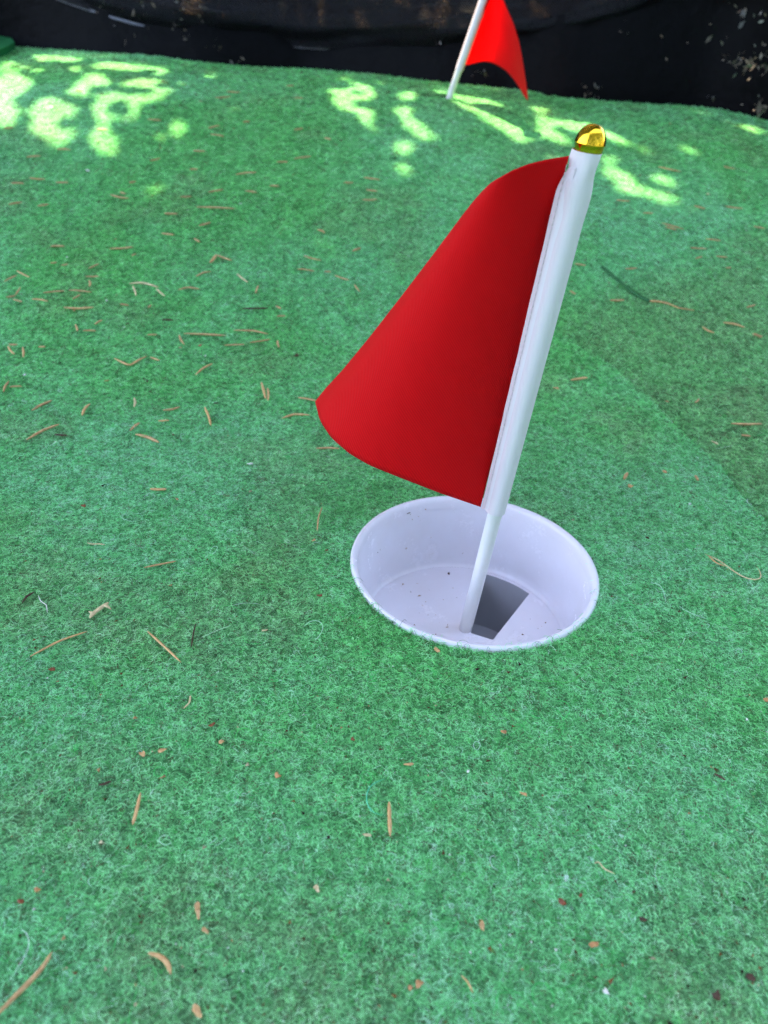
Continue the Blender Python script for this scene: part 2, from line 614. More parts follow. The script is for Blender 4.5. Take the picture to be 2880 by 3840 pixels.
# ------------------------------------------------------------------ bank, plastic, netting behind the turf
xb = np.linspace(-1.6, 1.9, 141)
def back_sheet(name, prof, mt, amp, seed, dx=0):
    rows = []
    for (dy, z) in prof:
        yy = y_edge(xb) + dy + (value_noise(xb, np.full_like(xb, z * 2 + .3), seed, .14) - .5) * amp
        zz = z + (value_noise(xb, np.full_like(xb, z * 3), seed + 1, .2) - .5) * amp * .6
        rows.append(np.stack([xb, yy, zz], -1))
    Gm = np.stack(rows)
    return grid_mesh(name, Gm), Gm

me, _ = back_sheet('bank', [(.12, -.17), (.13, .0)] + [(.14 + .75 * t, .04 + .64 * t) for t in np.linspace(0, 1, 30)] + [(1.3, .70), (3, .72), (3.1, -.17)], M_soil, .05, 51)
bank = obj('bank', me, M_soil)
tag(bank, kind='structure')

HEM_PX = np.array([(-700, -420), (-300, -210), (0, -55), (130, 2), (250, 45), (380, 75), (480, 92), (600, 101), (740, 107), (860, 112), (1000, 113), (1130, 104), (1250, 80), (1350, 45), (1480, 0), (1700, -75), (2000, -180), (2300, -260)]) * K
_d = ray(HEM_PX)
hem_y = y_edge(_d[:, 0] / _d[:, 1] * 1.02) + .05
_d = ray(HEM_PX)
HEM = CAM + _d * (hem_y / _d[:, 1])[:, None]
hx = np.linspace(-1.3, 1.5, 240)
hz = np.interp(hx, HEM[:, 0], HEM[:, 2])
hz = np.convolve(np.pad(hz, 8, mode='edge'), np.ones(17) / 17, 'valid')
hy = np.interp(hx, HEM[:, 0], HEM[:, 1])
hzb = np.interp(xb, hx, hz)
rows = []
for t in np.linspace(0, 1, 26):
    zz = -.10 + (hzb + .022 + .10) * t
    yy = y_edge(xb) + .016 + .012 * t + .022 * t ** 6 + (value_noise(xb, zz * 1.5, 61, .10) - .5) * .016 + (value_noise(xb + zz, zz * 3, 62, .03) - .5) * .005
    rows.append(np.stack([xb, yy, zz], -1))
me = grid_mesh('ground_sheet', np.stack(rows))
o = obj('ground_sheet', me, M_plastic)
tag(o, 'black plastic sheet tucked behind the far edge of the turf under the netting', 'plastic sheet')
ZTOP = .43
rows = []
for t in np.linspace(0, 1, 60):
    zz = hz + (ZTOP - hz) * t
    fold = (value_noise(hx + t * .35, np.full_like(hx, t * .9), 71, .16) - .5) * .035 * sstep(0, .12, t) + (value_noise(hx - t * .5, np.full_like(hx, t * 2.), 72, .05) - .5) * .012
    yy = hy + .03 * t - .010 * np.sin(np.pi * min(1, t * 6)) + fold
    rows.append(np.stack([hx, yy, zz], -1))
Gn = np.stack(rows)
me = grid_mesh('netting', Gn)
uv = me.uv_layers.new(name='UVMap')
vi = np.zeros(len(me.loops), np.int32)
me.loops.foreach_get('vertex_index', vi)
flat = Gn.reshape(-1, 3)
uv.data.foreach_set('uv', np.stack([flat[vi, 0] * 3, flat[vi, 2] * 3], -1).astype(np.float32).ravel())
netting = empty('shade_netting', (0, 1.05, .15), 'black woven shade netting hanging in a sagging curve behind the turf', 'netting')
def under(o, p):
    o.parent = p
    o.matrix_parent_inverse = Matrix.Translation(p.location).inverted()
    return o
under(obj('net_sheet', me, M_net), netting)
v_, f_ = tube(np.stack([hx, hy - .002, hz], -1), .0017, 8)
under(obj('hem', pydata('hem', v_, f_), M_hem), netting)
v_, f_ = tube(Gn[-1] + np.array([0, .002, 0]), .0025, 6)
under(obj('top_cord', pydata('top_cord', v_, f_), M_hem), netting)
for xp in (-1.15, -.25, .62, 1.35):
    zt_ = ZTOP + .02
    yp = float(np.interp(xp, hx, Gn[-1][:, 1])) + .012
    v_, f_ = tube(np.array([(xp, yp, -.2), (xp, yp, .1), (xp, yp, zt_)]), .006, 8)
    under(obj('stake', pydata('stake', v_, f_), M_bark), netting)

# small darker scrap of turf at the far left corner
scr = on_ground(np.array([(-60, 82), (28, 99), (34, 108), (20, 118), (-10, 131), (-60, 135)]) * K)
xs_, ys_ = scr[:, 0], scr[:, 1]
bm = bmesh.new()
top = [bm.verts.new((p[0], p[1], p[2] + .008)) for p in scr]
bot = [bm.verts.new((p[0], p[1], p[2] - .004)) for p in scr]
bm.faces.new(top)
for i in range(len(scr)):
    j = (i + 1) % len(scr)
    bm.faces.new((top[j], top[i], bot[i], bot[j]))
bmesh.ops.recalc_face_normals(bm, faces=bm.faces)
me = bpy.data.meshes.new('turf_scrap')
bm.to_mesh(me)
bm.free()
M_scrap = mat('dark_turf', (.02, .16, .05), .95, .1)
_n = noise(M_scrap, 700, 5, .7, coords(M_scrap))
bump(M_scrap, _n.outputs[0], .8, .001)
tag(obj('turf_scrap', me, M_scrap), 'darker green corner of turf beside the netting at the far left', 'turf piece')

# ------------------------------------------------------------------ cup
cup = empty('golf_cup', (CUP_X, CUP_Y, -.038), 'white plastic golf hole cup sunk in the green turf, holding the near flag', 'golf cup')
def cup_part(name, V, Fc, mt=M_cup, parent=cup, dz=.038):
    me = pydata(name, [(x, y, z + dz) for x, y, z in V], Fc)
    return obj(name, me, mt, parent)
lip = [(.0508, -.004), (.0509, -.0006), (.0512, .0009), (.0520, .0018), (.0530, .0020), (.0537, .0016), (.0541, .0006), (.0542, -.001), (.0538, -.006)]
cup_part('rim', *lathe(lip, 128))
wall = [(.0512, -.003)] + [(.0512 - .0032 * t, -.003 - .0325 * t) for t in np.linspace(.05, 1, 10)] + [(.0472, -.0367), (.0462, -.0371)]
wl = cup_part('wall', *lathe(wall, 128))
# floor with one tapering slot; corners of the slot read off the photograph
slot_px = to_src([(820, 480), (1085, 590), (897, 829), (784, 795)], (1.3825, 1200, 1800))
sd_ = ray(slot_px)
FZ = -.0372
slot = (CAM + sd_ * ((FZ - CAM_H) / sd_[:, 2])[:, None])[:, :2] - np.array([CUP_X, CUP_Y])
def dens(poly, n=8, bulge=0.0):
    out = []
    for i in range(len(poly)):
        a_, b_ = np.array(poly[i]), np.array(poly[(i + 1) % len(poly)])
        for k in range(n):
            out.append(a_ + (b_ - a_) * k / n)
    return out
def round_poly(poly, r, n=4):
    out = []
    m_ = len(poly)
    for i in range(m_):
        p, q, s = np.array(poly[i - 1]), np.array(poly[i]), np.array(poly[(i + 1) % m_])
        d0, d1 = (p - q) / np.linalg.norm(p - q), (s - q) / np.linalg.norm(s - q)
        a_, b_ = q + d0 * r, q + d1 * r
        for k in range(n + 1):
            t = k / n
            out.append((1 - t) ** 2 * a_ + 2 * t * (1 - t) * q + t * t * b_)
    return out
# far edge of the slot follows the wall
far = [slot[0] * (1 - t) + slot[1] * t for t in np.linspace(0, 1, 7)]
rad_ = [np.linalg.norm(slot[0]) * (1 - t) + np.linalg.norm(slot[1]) * t for t in np.linspace(0, 1, 7)]
far = [p / np.linalg.norm(p) * r for p, r in zip(far, rad_)]
slot_poly = round_poly([slot[3]] + far + [slot[2]], .0006)
bm = bmesh.new()
outer = [bm.verts.new((.0463 * math.cos(2 * math.pi * k / 96), .0463 * math.sin(2 * math.pi * k / 96), FZ + .038)) for k in range(96)]
inner = [bm.verts.new((p[0], p[1], FZ + .038)) for p in slot_poly]
ed = [bm.edges.new((outer[i], outer[(i + 1) % 96])) for i in range(96)] + [bm.edges.new((inner[i], inner[(i + 1) % len(inner)])) for i in range(len(inner))]
bmesh.ops.triangle_fill(bm, use_beauty=True, use_dissolve=False, edges=ed)
# drop any face that filled the slot
def in_poly(p, poly):
    c_ = False
    for i in range(len(poly)):
        a_, b_ = poly[i - 1], poly[i]
        if (a_[1] > p[1]) != (b_[1] > p[1]) and p[0] < (b_[0] - a_[0]) * (p[1] - a_[1]) / (b_[1] - a_[1]) + a_[0]:
            c_ = not c_
    return c_
kill = [f for f in bm.faces if in_poly(f.calc_center_median()[:2], slot_poly)]
bmesh.ops.delete(bm, geom=kill, context='FACES_ONLY')
for f in bm.faces:
    if f.normal.z < 0:
        f.normal_flip()
me = bpy.data.meshes.new('floor')
bm.to_mesh(me)
bm.free()
obj('floor', me, M_cup, cup)
V, Fc = [], []
ns = len(slot_poly)
for z_, sh in ((0, 1.0), (-.0014, 1.0), (-.034, .97)):
    cxy = np.mean(slot_poly, 0)
    for p in slot_poly:
        q = cxy + (np.array(p) - cxy) * sh
        V.append((q[0], q[1], FZ + z_))
for i in range(2):
    for k in range(ns):
        Fc.append((i * ns + k, (i + 1) * ns + k, (i + 1) * ns + (k + 1) % ns, i * ns + (k + 1) % ns))
Fc.append(tuple(2 * ns + k for k in range(ns)))
M_well = mat('well_plastic', (.42, .42, .45), .45, .4)
o = cup_part('slot_well', V, Fc, M_well)
for p_ in o.data.polygons:
    p_.use_smooth = False

# ------------------------------------------------------------------ the flags
def make_cloth(name, Ptop, Pbot, Phoist, Psil, depth_fn, parent, nu=90, nv=70, thetas=None, back_shrink=.0):
    """sheet through photo outlines: Coons patch for the direction, depth_fn(theta, v) for the distance"""
    def samp(poly, t):
        poly = np.asarray(poly, float)
        l_ = np.concatenate([[0], np.cumsum(np.linalg.norm(np.diff(poly, axis=0), axis=1))])
        l_ /= l_[-1]
        # smooth interpolation
        from_ = np.linspace(0, 1, 400)
        xx, yy = np.interp(from_, l_, poly[:, 0]), np.interp(from_, l_, poly[:, 1])
        kz = np.ones(21) / 21
        def sm(a_):
            ap = np.concatenate([2 * a_[0] - a_[10:0:-1], a_, 2 * a_[-1] - a_[-2:-12:-1]])
            return np.convolve(ap, kz, 'valid')
        xx, yy = sm(xx), sm(yy)
        return np.stack([np.interp(t, from_, xx), np.interp(t, from_, yy)], -1)
    vv = np.linspace(0, 1, nv)
    S = (np.sin(thetas) - math.sin(thetas[0])) / (1 - math.sin(thetas[0]))
    rowsP, rowsZ = [], []
    for th, s_ in zip(thetas, S):
        Lh, Ls = samp(Phoist, vv), samp(Psil, vv)
        Tt, Tb = samp(Ptop, np.array([s_]))[0], samp(Pbot, np.array([s_]))[0]
        c00, c01 = samp(Ptop, np.array([0.]))[0], samp(Pbot, np.array([0.]))[0]
        c10, c11 = samp(Ptop, np.array([1.]))[0], samp(Pbot, np.array([1.]))[0]
        v1 = vv[:, None]
        p = (1 - s_) * Lh + s_ * Ls + (1 - v1) * Tt + v1 * Tb - ((1 - s_) * ((1 - v1) * c00 + v1 * c01) + s_ * ((1 - v1) * c10 + v1 * c11))
        if th > math.pi / 2:          # the part that has rolled behind: a little shorter so that it stays behind
            k_ = back_shrink * sstep(math.pi / 2, math.pi * .62, th)
            ctr = p[int(nv * .6)]
            p = ctr + (p - ctr) * (1 - k_)
        rowsP.append(p)
        rowsZ.append(np.array([depth_fn(th, v) for v in vv]))
    Pq = np.stack(rowsP, 1)
    Zq = np.stack(rowsZ, 1)
    Gc = at_depth(Pq.reshape(-1, 2), Zq.ravel()).reshape(nv, len(thetas), 3)
    me = grid_mesh(name, Gc)
    uv = me.uv_layers.new(name='UVMap')
    vi = np.zeros(len(me.loops), np.int32)
    me.loops.foreach_get('vertex_index', vi)
    lu = np.concatenate([[0], np.cumsum(np.linalg.norm(np.diff(Gc[nv // 2], axis=0), axis=1))])
    lv = np.linspace(0, .128, nv)
    UVg = np.stack(np.meshgrid(lu, lv), -1).reshape(-1, 2) * 10
    uv.data.foreach_set('uv', UVg[vi].astype(np.float32).ravel())
    o = under(obj(name, me, M_cloth), parent)
    sol = o.modifiers.new('thickness', 'SOLIDIFY')
    sol.thickness = .00022
    sol.offset = 0
    return o, Gc

def sleeve_mesh(A, B, r0, r1, wr0, hemside, n=28, rows_=60, seed=5, pink=.5):
    """cloth sleeve from A (top) to B round the pole, puckered near the top, with a stitched flange towards hemside"""
    A, B = np.array(A), np.array(B)
    ax = (B - A) / np.linalg.norm(B - A)
    h = np.array(hemside) - ax * np.dot(hemside, ax)
    h /= np.linalg.norm(h)
    k = np.cross(ax, h)
    V, col, UVv = [], [], []
    Ln = np.linalg.norm(B - A)
    for i in range(rows_ + 1):
        t = i / rows_
        r = r0 + (r1 - r0) * t
        for j in range(n):
            q = 2 * math.pi * j / n
            pk = 1 + wr0 * math.exp(-t * 13) * (math.sin(q * 3 + t * 38) * .7 + math.sin(q * 2 - t * 55 + 1) * .5) * min(1, t * 40 + .15)
            pk *= 1 - .07 * math.exp(-((t - .045) / .02) ** 2)
            ell = 1 + .12 * abs(math.cos(q)) * (math.cos(q) > 0)
            p = A + ax * Ln * t + r * pk * (math.cos(q) * h * ell + math.sin(q) * k)
            V.append(p)
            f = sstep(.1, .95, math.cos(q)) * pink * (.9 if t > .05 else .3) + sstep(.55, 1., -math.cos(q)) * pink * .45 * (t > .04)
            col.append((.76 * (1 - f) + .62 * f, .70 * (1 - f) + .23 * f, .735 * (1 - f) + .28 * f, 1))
            UVv.append((q * r * 10, Ln * t * 10))
    Fc = []
    for i in range(rows_):
        for j in range(n):
            Fc.append((i * n + j, i * n + (j + 1) % n, (i + 1) * n + (j + 1) % n, (i + 1) * n + j))
    me = pydata('sleeve', V, Fc)
    a_ = me.color_attributes.new('tint', 'FLOAT_COLOR', 'POINT')
    a_.data.foreach_set('color', np.array(col, np.float32).ravel())
    uv = me.uv_layers.new(name='UVMap')
    for lp in me.loops:
        uv.data[lp.index].uv = UVv[lp.vertex_index]
    return me, ax, h, k, Ln

# ---- near flag
foot = np.array([CUP_X + .0008, CUP_Y - .0003, FZ])
d_ = ray([(2204, 572)])[0]
topY = CUP_Y - .006
top_pt = CAM + d_ * (topY / d_[1])
axis1 = (top_pt - foot) / np.linalg.norm(top_pt - foot)
def row_point(base, axis, row, lo=0, hi=.4):
    for _ in range(50):
        m_ = (lo + hi) / 2
        P_ = base + axis * m_ - CAM
        r_ = 1920 - F_PX * (P_ @ UP) / (P_ @ fwd)
        if r_ > row: lo = m_
        else: hi = m_
    return base + axis * lo
slv_bot = row_point(foot, axis1, 1916)
flag1 = empty('golf_flag', foot, 'near red golf flag with white sleeve and gold cap standing in the white cup', 'golf flag', 'red golf flags on the turf')
v_, f_ = tube([foot + axis1 * t for t in np.linspace(-.004, np.linalg.norm(top_pt - foot) - .001, 24)], .0030, 24)
under(obj('pole', pydata('pole', v_, f_), M_pole), flag1)
# outlines in the 1659-wide view of the photograph
hoist = np.array([(1229, 337), (1195, 470), (1145, 670), (1092, 880), (1038, 1095)]) * K
silh = np.array([(1060, 396), (1045, 410), (1027, 430), (1000, 464), (940, 545), (880, 624), (800, 727), (740, 800), (700, 843), (681, 868)]) * K
topl = np.array([(1229, 337), (1180, 345), (1140, 355), (1105, 369), (1078, 384), (1060, 396)]) * K
botl = np.array([(1038, 1095), (950, 1065), (860, 1030), (800, 1006), (755, 980), (715, 945), (691, 908), (681, 868)]) * K
zt, zb = depth_of(top_pt - axis1 * .004), depth_of(slv_bot)
TH0 = math.radians(-44)
def depth1(th, v):
    r = (.013 + .024 * v)
    return zt + (zb - zt) * v - .001 + r * (math.cos(TH0) - math.cos(th)) * .9
ths = np.radians(np.concatenate([np.linspace(-44, 90, 84), np.linspace(92, 150, 24)]))
make_cloth('flag_cloth', topl, botl, hoist, silh, depth1, flag1, thetas=ths, back_shrink=.06)
hemdir = at_depth([hoist[2]], (zt + zb) / 2)[0] - at_depth([hoist[2] + np.array([120, 20])], (zt + zb) / 2)[0]
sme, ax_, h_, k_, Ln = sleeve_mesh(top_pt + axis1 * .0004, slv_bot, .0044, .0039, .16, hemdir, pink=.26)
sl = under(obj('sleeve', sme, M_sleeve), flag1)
# stitched flange between sleeve and red cloth
V, col = [], []
rows_ = 70
for i in range(rows_ + 1):
    t = i / rows_
    r = .0044 + (.0039 - .0044) * t
    c_ = top_pt + ax_ * Ln * t
    wv = .00005 * math.sin(t * 23) + .00003 * math.sin(t * 61)
    t = .035 + .962 * t
    c_ = top_pt + ax_ * Ln * t
    camd = (CAM - c_) / np.linalg.norm(CAM - c_)
    for off, lift in ((r * .55, .0034), (r * .92, .0023), (r * 1.22 + .0002, .0012), (r * 1.56 + wv, .0010), (r * 1.56 + wv, .0003)):
        V.append(c_ + h_ * (r * .55 + (off - r * .55) * float(sstep(-.03, .10, t))) + camd * lift)
Fc = []
for i in range(rows_):
    for j in range(4):
        Fc.append((i * 5 + j, i * 5 + j + 1, (i + 1) * 5 + j + 1, (i + 1) * 5 + j))
me = pydata('seam_strip', V, Fc)
a_ = me.color_attributes.new('tint', 'FLOAT_COLOR', 'POINT')
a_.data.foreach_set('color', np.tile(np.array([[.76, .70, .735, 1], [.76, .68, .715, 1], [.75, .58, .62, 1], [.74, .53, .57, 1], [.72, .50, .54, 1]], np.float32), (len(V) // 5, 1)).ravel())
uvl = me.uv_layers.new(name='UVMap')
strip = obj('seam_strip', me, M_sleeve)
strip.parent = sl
V, Fc = [], []
ns_ = 62
for i in range(ns_):
    t0, t1 = (i + .1) / ns_, (i + .86) / ns_
    t0, t1 = .03 + t0 * .965, .03 + t1 * .965
    P_ = []
    for t in np.linspace(t0, t1, 4):
        r = .0044 + (.0039 - .0044) * t
        c_ = top_pt + ax_ * Ln * t
        camd = (CAM - c_) / np.linalg.norm(CAM - c_)
        P_.append(c_ + h_ * (r * 1.24) + camd * (.0014 + .0001 * math.sin((t - t0) / (t1 - t0) * math.pi)))
    v_, f_ = tube(P_, .00013, 5)
    o_ = len(V)
    V += v_
    Fc += [tuple(i_ + o_ for i_ in f) for f in f_]
st = obj('stitching', pydata('stitching', V, Fc), M_thread)
st.parent = sl
st['kind'] = 'stuff'
# gold cap: dome on a tapering collar
dome = [(.0001, .0078), (.0012, .00765), (.0022, .0072), (.0031, .0065), (.0038, .0056), (.00435, .0045), (.00465, .0034), (.00485, .0024), (.00488, .0022), (.00478, .00205), (.0046, .0019), (.0045, .0008), (.0041, -.0006), (.0038, -.002)]
v_, f_ = lathe(dome, 48)
rot = Vector(axis1).to_track_quat('Z', 'Y').to_matrix()
v_ = [tuple(rot @ Vector(p) + Vector(top_pt) + Vector(axis1) * .0004) for p in v_]
under(obj('gold_cap', pydata('gold_cap', v_, f_), M_gold), flag1)

# ---- far flag
D2 = (3.318, 1600, 0)
f2 = on_ground(to_src([(278, 1225)], D2))[0]
zf2 = depth_of(f2)
pole_top_px = to_src([(965, -740)], D2)
zt2 = zf2 - .075
t2 = at_depth(pole_top_px, zt2)[0]
axis2 = (t2 - f2) / np.linalg.norm(t2 - f2)
flag2 = empty('golf_flag', f2, 'far red golf flag on a white pole, partly sunlit, in front of the black netting', 'golf flag', 'red golf flags on the turf')
v_, f_ = tube([f2 + axis2 * t for t in np.linspace(-.02, np.linalg.norm(t2 - f2), 16)], .0032, 20)
under(obj('pole', pydata('pole', v_, f_), M_pole), flag2)
slv2 = row_point(f2, axis2, 870 / 3.318)
hoist2 = to_src([(975, -640), (750, 0), (600, 410), (450, 818)], D2)
silh2 = to_src([(1035, -630), (975, -430), (925, -200), (925, -40), (965, 40), (1025, 160), (1085, 300), (1150, 520), (1190, 740), (1225, 960), (1250, 1130), (1258, 1255)], D2)
top2 = to_src([(975, -640), (1005, -636), (1035, -630)], D2)
bot2 = to_src([(450, 818), (520, 806), (580, 788), (650, 772), (740, 765), (840, 790), (930, 840), (1010, 900), (1080, 982), (1150, 1085), (1205, 1185), (1258, 1255)], D2)
zs2 = depth_of(slv2)
def depth2(th, v):
    k = (th + math.pi / 3) / (math.pi / 3 + math.pi / 2)
    return zt2 + (zs2 - zt2) * v - .003 - (.006 + .028 * v) * k ** 1.4 + .012 * v * math.sin(k * math.pi * 1.6)
ths2 = np.radians(np.linspace(-60, 90, 60))
_, G2 = make_cloth('flag_cloth', top2, bot2, hoist2, silh2, depth2, flag2, thetas=ths2, nv=60)
hd2 = at_depth([hoist2[2]], zs2)[0] - at_depth([hoist2[2] - np.array([60, 0])], zs2)[0]
sme2, *_ = sleeve_mesh(t2, slv2, .0042, .0037, .04, hd2, n=20, rows_=30, pink=.35)
under(obj('sleeve', sme2, M_sleeve), flag2)
v_ = [tuple(Vector(axis2).to_track_quat('Z', 'Y').to_matrix() @ Vector(p) + Vector(t2)) for p in lathe(dome, 32)[0]]
under(obj('gold_cap', pydata('gold_cap', v_, lathe(dome, 32)[1]), M_gold), flag2)

# ------------------------------------------------------------------ tree whose leaves shade the turf
A1 = np.cross(SUN, (0, 0, 1))
A1 /= np.linalg.norm(A1)
A2 = np.cross(SUN, A1)
RES = .004
LO, NG = np.array([-1.9, -1.6]), (740, 640)
def ab(P):
    P = np.atleast_2d(P)
    return np.stack([P @ A1, P @ A2], -1)
corners = ab(np.array([[x, y, z] for x in (-1.3, 1.4) for y in (-.5, 1.6) for z in (0, .3)]))
LO = corners.min(0) - .05
NG = tuple(np.ceil((corners.max(0) + .05 - LO) / RES).astype(int))
lit = np.zeros(NG, bool)
GA, GB = np.meshgrid(LO[0] + (np.arange(NG[0]) + .5) * RES, LO[1] + (np.arange(NG[1]) + .5) * RES, indexing='ij')
C1, C2 = (1.152, 0, 0), (1.152, 1440, 0)
patches = {C1: [
    (195, 248, 50, 16, 0), (300, 245, 60, 20, 0), (430, 245, 40, 12, 0), (505, 240, 45, 14, 0), (45, 290, 45, 30, 0), (50, 360, 85, 50, 0), (25, 490, 60, 62, 0), (-60, 400, 60, 60, 0),
    (150, 300, 50, 11, 0), (330, 298, 35, 11, 0), (410, 330, 50, 10, 0), (430, 285, 40, 11, 0), (510, 285, 50, 17, 0), (590, 285, 60, 20, 0), (690, 300, 45, 22, 0),
    (380, 362, 60, 15, 0), (455, 358, 35, 10, 0), (325, 400, 55, 18, 0), (630, 385, 108, 56, 0), (210, 480, 85, 65, 0), (340, 492, 105, 40, -20), (430, 440, 95, 30, -22),
    (180, 550, 60, 30, 0), (250, 585, 80, 26, 0), (465, 522, 75, 26, 0), (450, 600, 75, 40, 0), (480, 655, 48, 22, 0), (570, 490, 28, 18, 0), (780, 355, 22, 14, 0), (810, 280, 25, 14, 0),
    (915, 322, 30, 13, 0), (770, 560, 35, 35, 0), (685, 595, 22, 12, 0), (1010, 475, 17, 10, 0), (225, 705, 38, 14, 0), (660, 830, 42, 24, 0), (270, 622, 34, 16, 0),
    (1270, 298, 18, 8, 0), (1495, 333, 40, 14, 0), (1555, 390, 72, 34, 20), (1440, 385, 25, 15, 0), (1485, 440, 58, 30, 30), (1580, 500, 40, 36, 45), (1625, 560, 40, 22, 45), (1650, 355, 15, 8, 0),
    (1240, 1000, 28, 20, 0), (1455, 925, 30, 16, 0), (1450, 1085, 28, 14, 0)],
    C2: [(215, 357, 40, 14, 0), (250, 388, 45, 12, 0), (105, 415, 45, 15, 0), (85, 480, 45, 20, 0), (130, 540, 60, 26, 25), (185, 590, 50, 18, 0), (85, 640, 52, 24, 0), (80, 722, 50, 26, 35),
         (395, 373, 60, 13, 0), (490, 385, 35, 10, 0), (420, 425, 55, 17, 20), (340, 440, 60, 20, 30), (450, 510, 90, 19, 32), (560, 580, 70, 22, 30), (675, 470, 45, 16, 15), (695, 535, 48, 28, 30),
         (740, 595, 70, 17, 15), (830, 508, 35, 11, 0), (800, 545, 65, 15, 20), (900, 560, 60, 18, 25), (1010, 600, 70, 16, 28), (1120, 650, 50, 11, 20), (975, 690, 40, 16, 0), (1010, 760, 78, 26, 20),
         (1060, 820, 60, 20, 0), (1190, 850, 90, 22, 15), (1340, 915, 22, 10, 0), (1320, 650, 55, 9, 20), (1210, 780, 58, 20, 20), (720, 685, 45, 9, 0), (1350, 480, 80, 7, 15), (1540, 545, 105, 11, 15)]}
FAINT = {(660, 830), (1240, 1000), (1455, 925), (1450, 1085), (225, 705), (270, 622), (570, 490)}
for crop, lst in patches.items():
    for cx, cy, rx, ry, an in lst:
        rx, ry = rx + 3, ry + 5
        ca, sa = math.cos(math.radians(an)), math.sin(math.radians(an))
        pp = to_src([(cx, cy), (cx + rx * ca, cy + rx * sa), (cx - ry * sa, cy + ry * ca)], crop)
        q = ab(on_ground(pp))
        e1, e2 = q[1] - q[0], q[2] - q[0]
        Mx = np.linalg.inv(np.stack([e1, e2], 1))
        da, db = GA - q[0, 0], GB - q[0, 1]
        u_, v2 = Mx[0, 0] * da + Mx[0, 1] * db, Mx[1, 0] * da + Mx[1, 1] * db
        wob = (value_noise(GA, GB, 91, .018) - .5) * .4
        if (cx, cy) in FAINT:       # many tiny gaps, which blur into one faint pool of light
            lit |= ((u_ * u_ + v2 * v2) < 2.6) & (value_noise(GA, GB, 98, .009) > .48)
        else:
            lit |= (u_ * u_ + v2 * v2) < (1.25 + wob)
lit &= ~(value_noise(GA, GB, 93, .011) * .65 + value_noise(GA, GB, 94, .03) * .35 > .73)
# sunlit band down the far flag
for i in range(0, 60):
    for s0 in np.linspace(.12, .42, 16):
        v = i / 59
        sc = s0 + (.02 - .05 * v)
        j = min(59, int(np.argmin(abs((np.sin(ths2) - math.sin(ths2[0])) / (1 - math.sin(ths2[0])) - sc))))
        q = ab(G2[i, j])[0]
        ii, jj = int((q[0] - LO[0]) / RES), int((q[1] - LO[1]) / RES)
        if 0 <= ii < NG[0] and 0 <= jj < NG[1]:
            lit[ii - 1:ii + 2, jj - 1:jj + 2] = True
# scattered gaps over the bank and netting only
bankmask = np.zeros(NG, bool)
bp = ab(np.array([[x, y_edge(x) + .14 + .75 * t, .04 + .64 * t] for x in np.linspace(-1.3, 1.5, 400) for t in np.linspace(.04, .8, 120)]))
ii = ((bp - LO) / RES).astype(int)
ok = (ii[:, 0] >= 0) & (ii[:, 0] < NG[0]) & (ii[:, 1] >= 0) & (ii[:, 1] < NG[1])
bankmask[ii[ok, 0], ii[ok, 1]] = True
_gx, _gy = [q.ravel() for q in np.meshgrid(np.linspace(-1.3, 1.5, 700), np.linspace(.2, 1.09, 300))]
_k = _gy < y_edge(_gx)
_gx, _gy = _gx[_k], _gy[_k]
gp = ab(np.stack([_gx, _gy, z_ground(_gx, _gy)], -1))
ii = ((gp - LO) / RES).astype(int)
ok = (ii[:, 0] >= 0) & (ii[:, 0] < NG[0]) & (ii[:, 1] >= 0) & (ii[:, 1] < NG[1])
gm = np.zeros(NG, bool)
gm[ii[ok, 0], ii[ok, 1]] = True
bankmask &= ~gm
lit |= bankmask & (value_noise(GA, GB, 95, .03) * .6 + value_noise(GA, GB, 96, .011) * .4 > .55)

covered = lit.copy()
leafV, leafF = [], []
def add_leaf(a_, b_, t, ln, wd, r):
    base = A1 * a_ + A2 * b_ + SUN * t
    q = r.uniform(0, 2 * math.pi)
    n_ = SUN + r.normal(0, .28, 3)
    n_ /= np.linalg.norm(n_)
    u = np.cross(n_, (math.cos(q), math.sin(q), .1))
    u /= np.linalg.norm(u)
    v = np.cross(n_, u)
    o_ = len(leafV)
    dr = n_ * ln * .12
    for p in (base - u * ln * .5, base - u * ln * .1 + v * wd * .5 - dr * .3, base + u * ln * .25 + v * wd * .38 - dr * .3, base + u * ln * .5 - dr, base + u * ln * .25 - v * wd * .38 - dr * .3, base - u * ln * .1 - v * wd * .5 - dr * .3):
        leafV.append(p)
    leafF.append((o_, o_ + 1, o_ + 2, o_ + 3))
    leafF.append((o_, o_ + 3, o_ + 4, o_ + 5))
rl = np.random.default_rng(5)
cells = np.argwhere(~lit)
rl.shuffle(cells)
for rad_c in (6, 4, 2, 1):
    for (i, j) in cells:
        if covered[i, j]:
            continue
        i0, i1, j0, j1 = max(0, i - rad_c), i + rad_c + 1, max(0, j - rad_c), j + rad_c + 1
        bl = lit[i0:i1, j0:j1].mean()
        if bl > (.03 if rad_c > 1 else .5):
            continue
        s_ = (2 * rad_c + 1) * RES
        add_leaf(LO[0] + (i + .5) * RES, LO[1] + (j + .5) * RES, rl.uniform(1.55, 2.0), s_ * 1.12, s_ * 1.0, rl)
        k = {6: 3, 4: 2, 2: 1, 1: 0}[rad_c]
        covered[max(0, i - k):i + k + 1, max(0, j - k):j + k + 1] = True
n_fit = len(leafF)
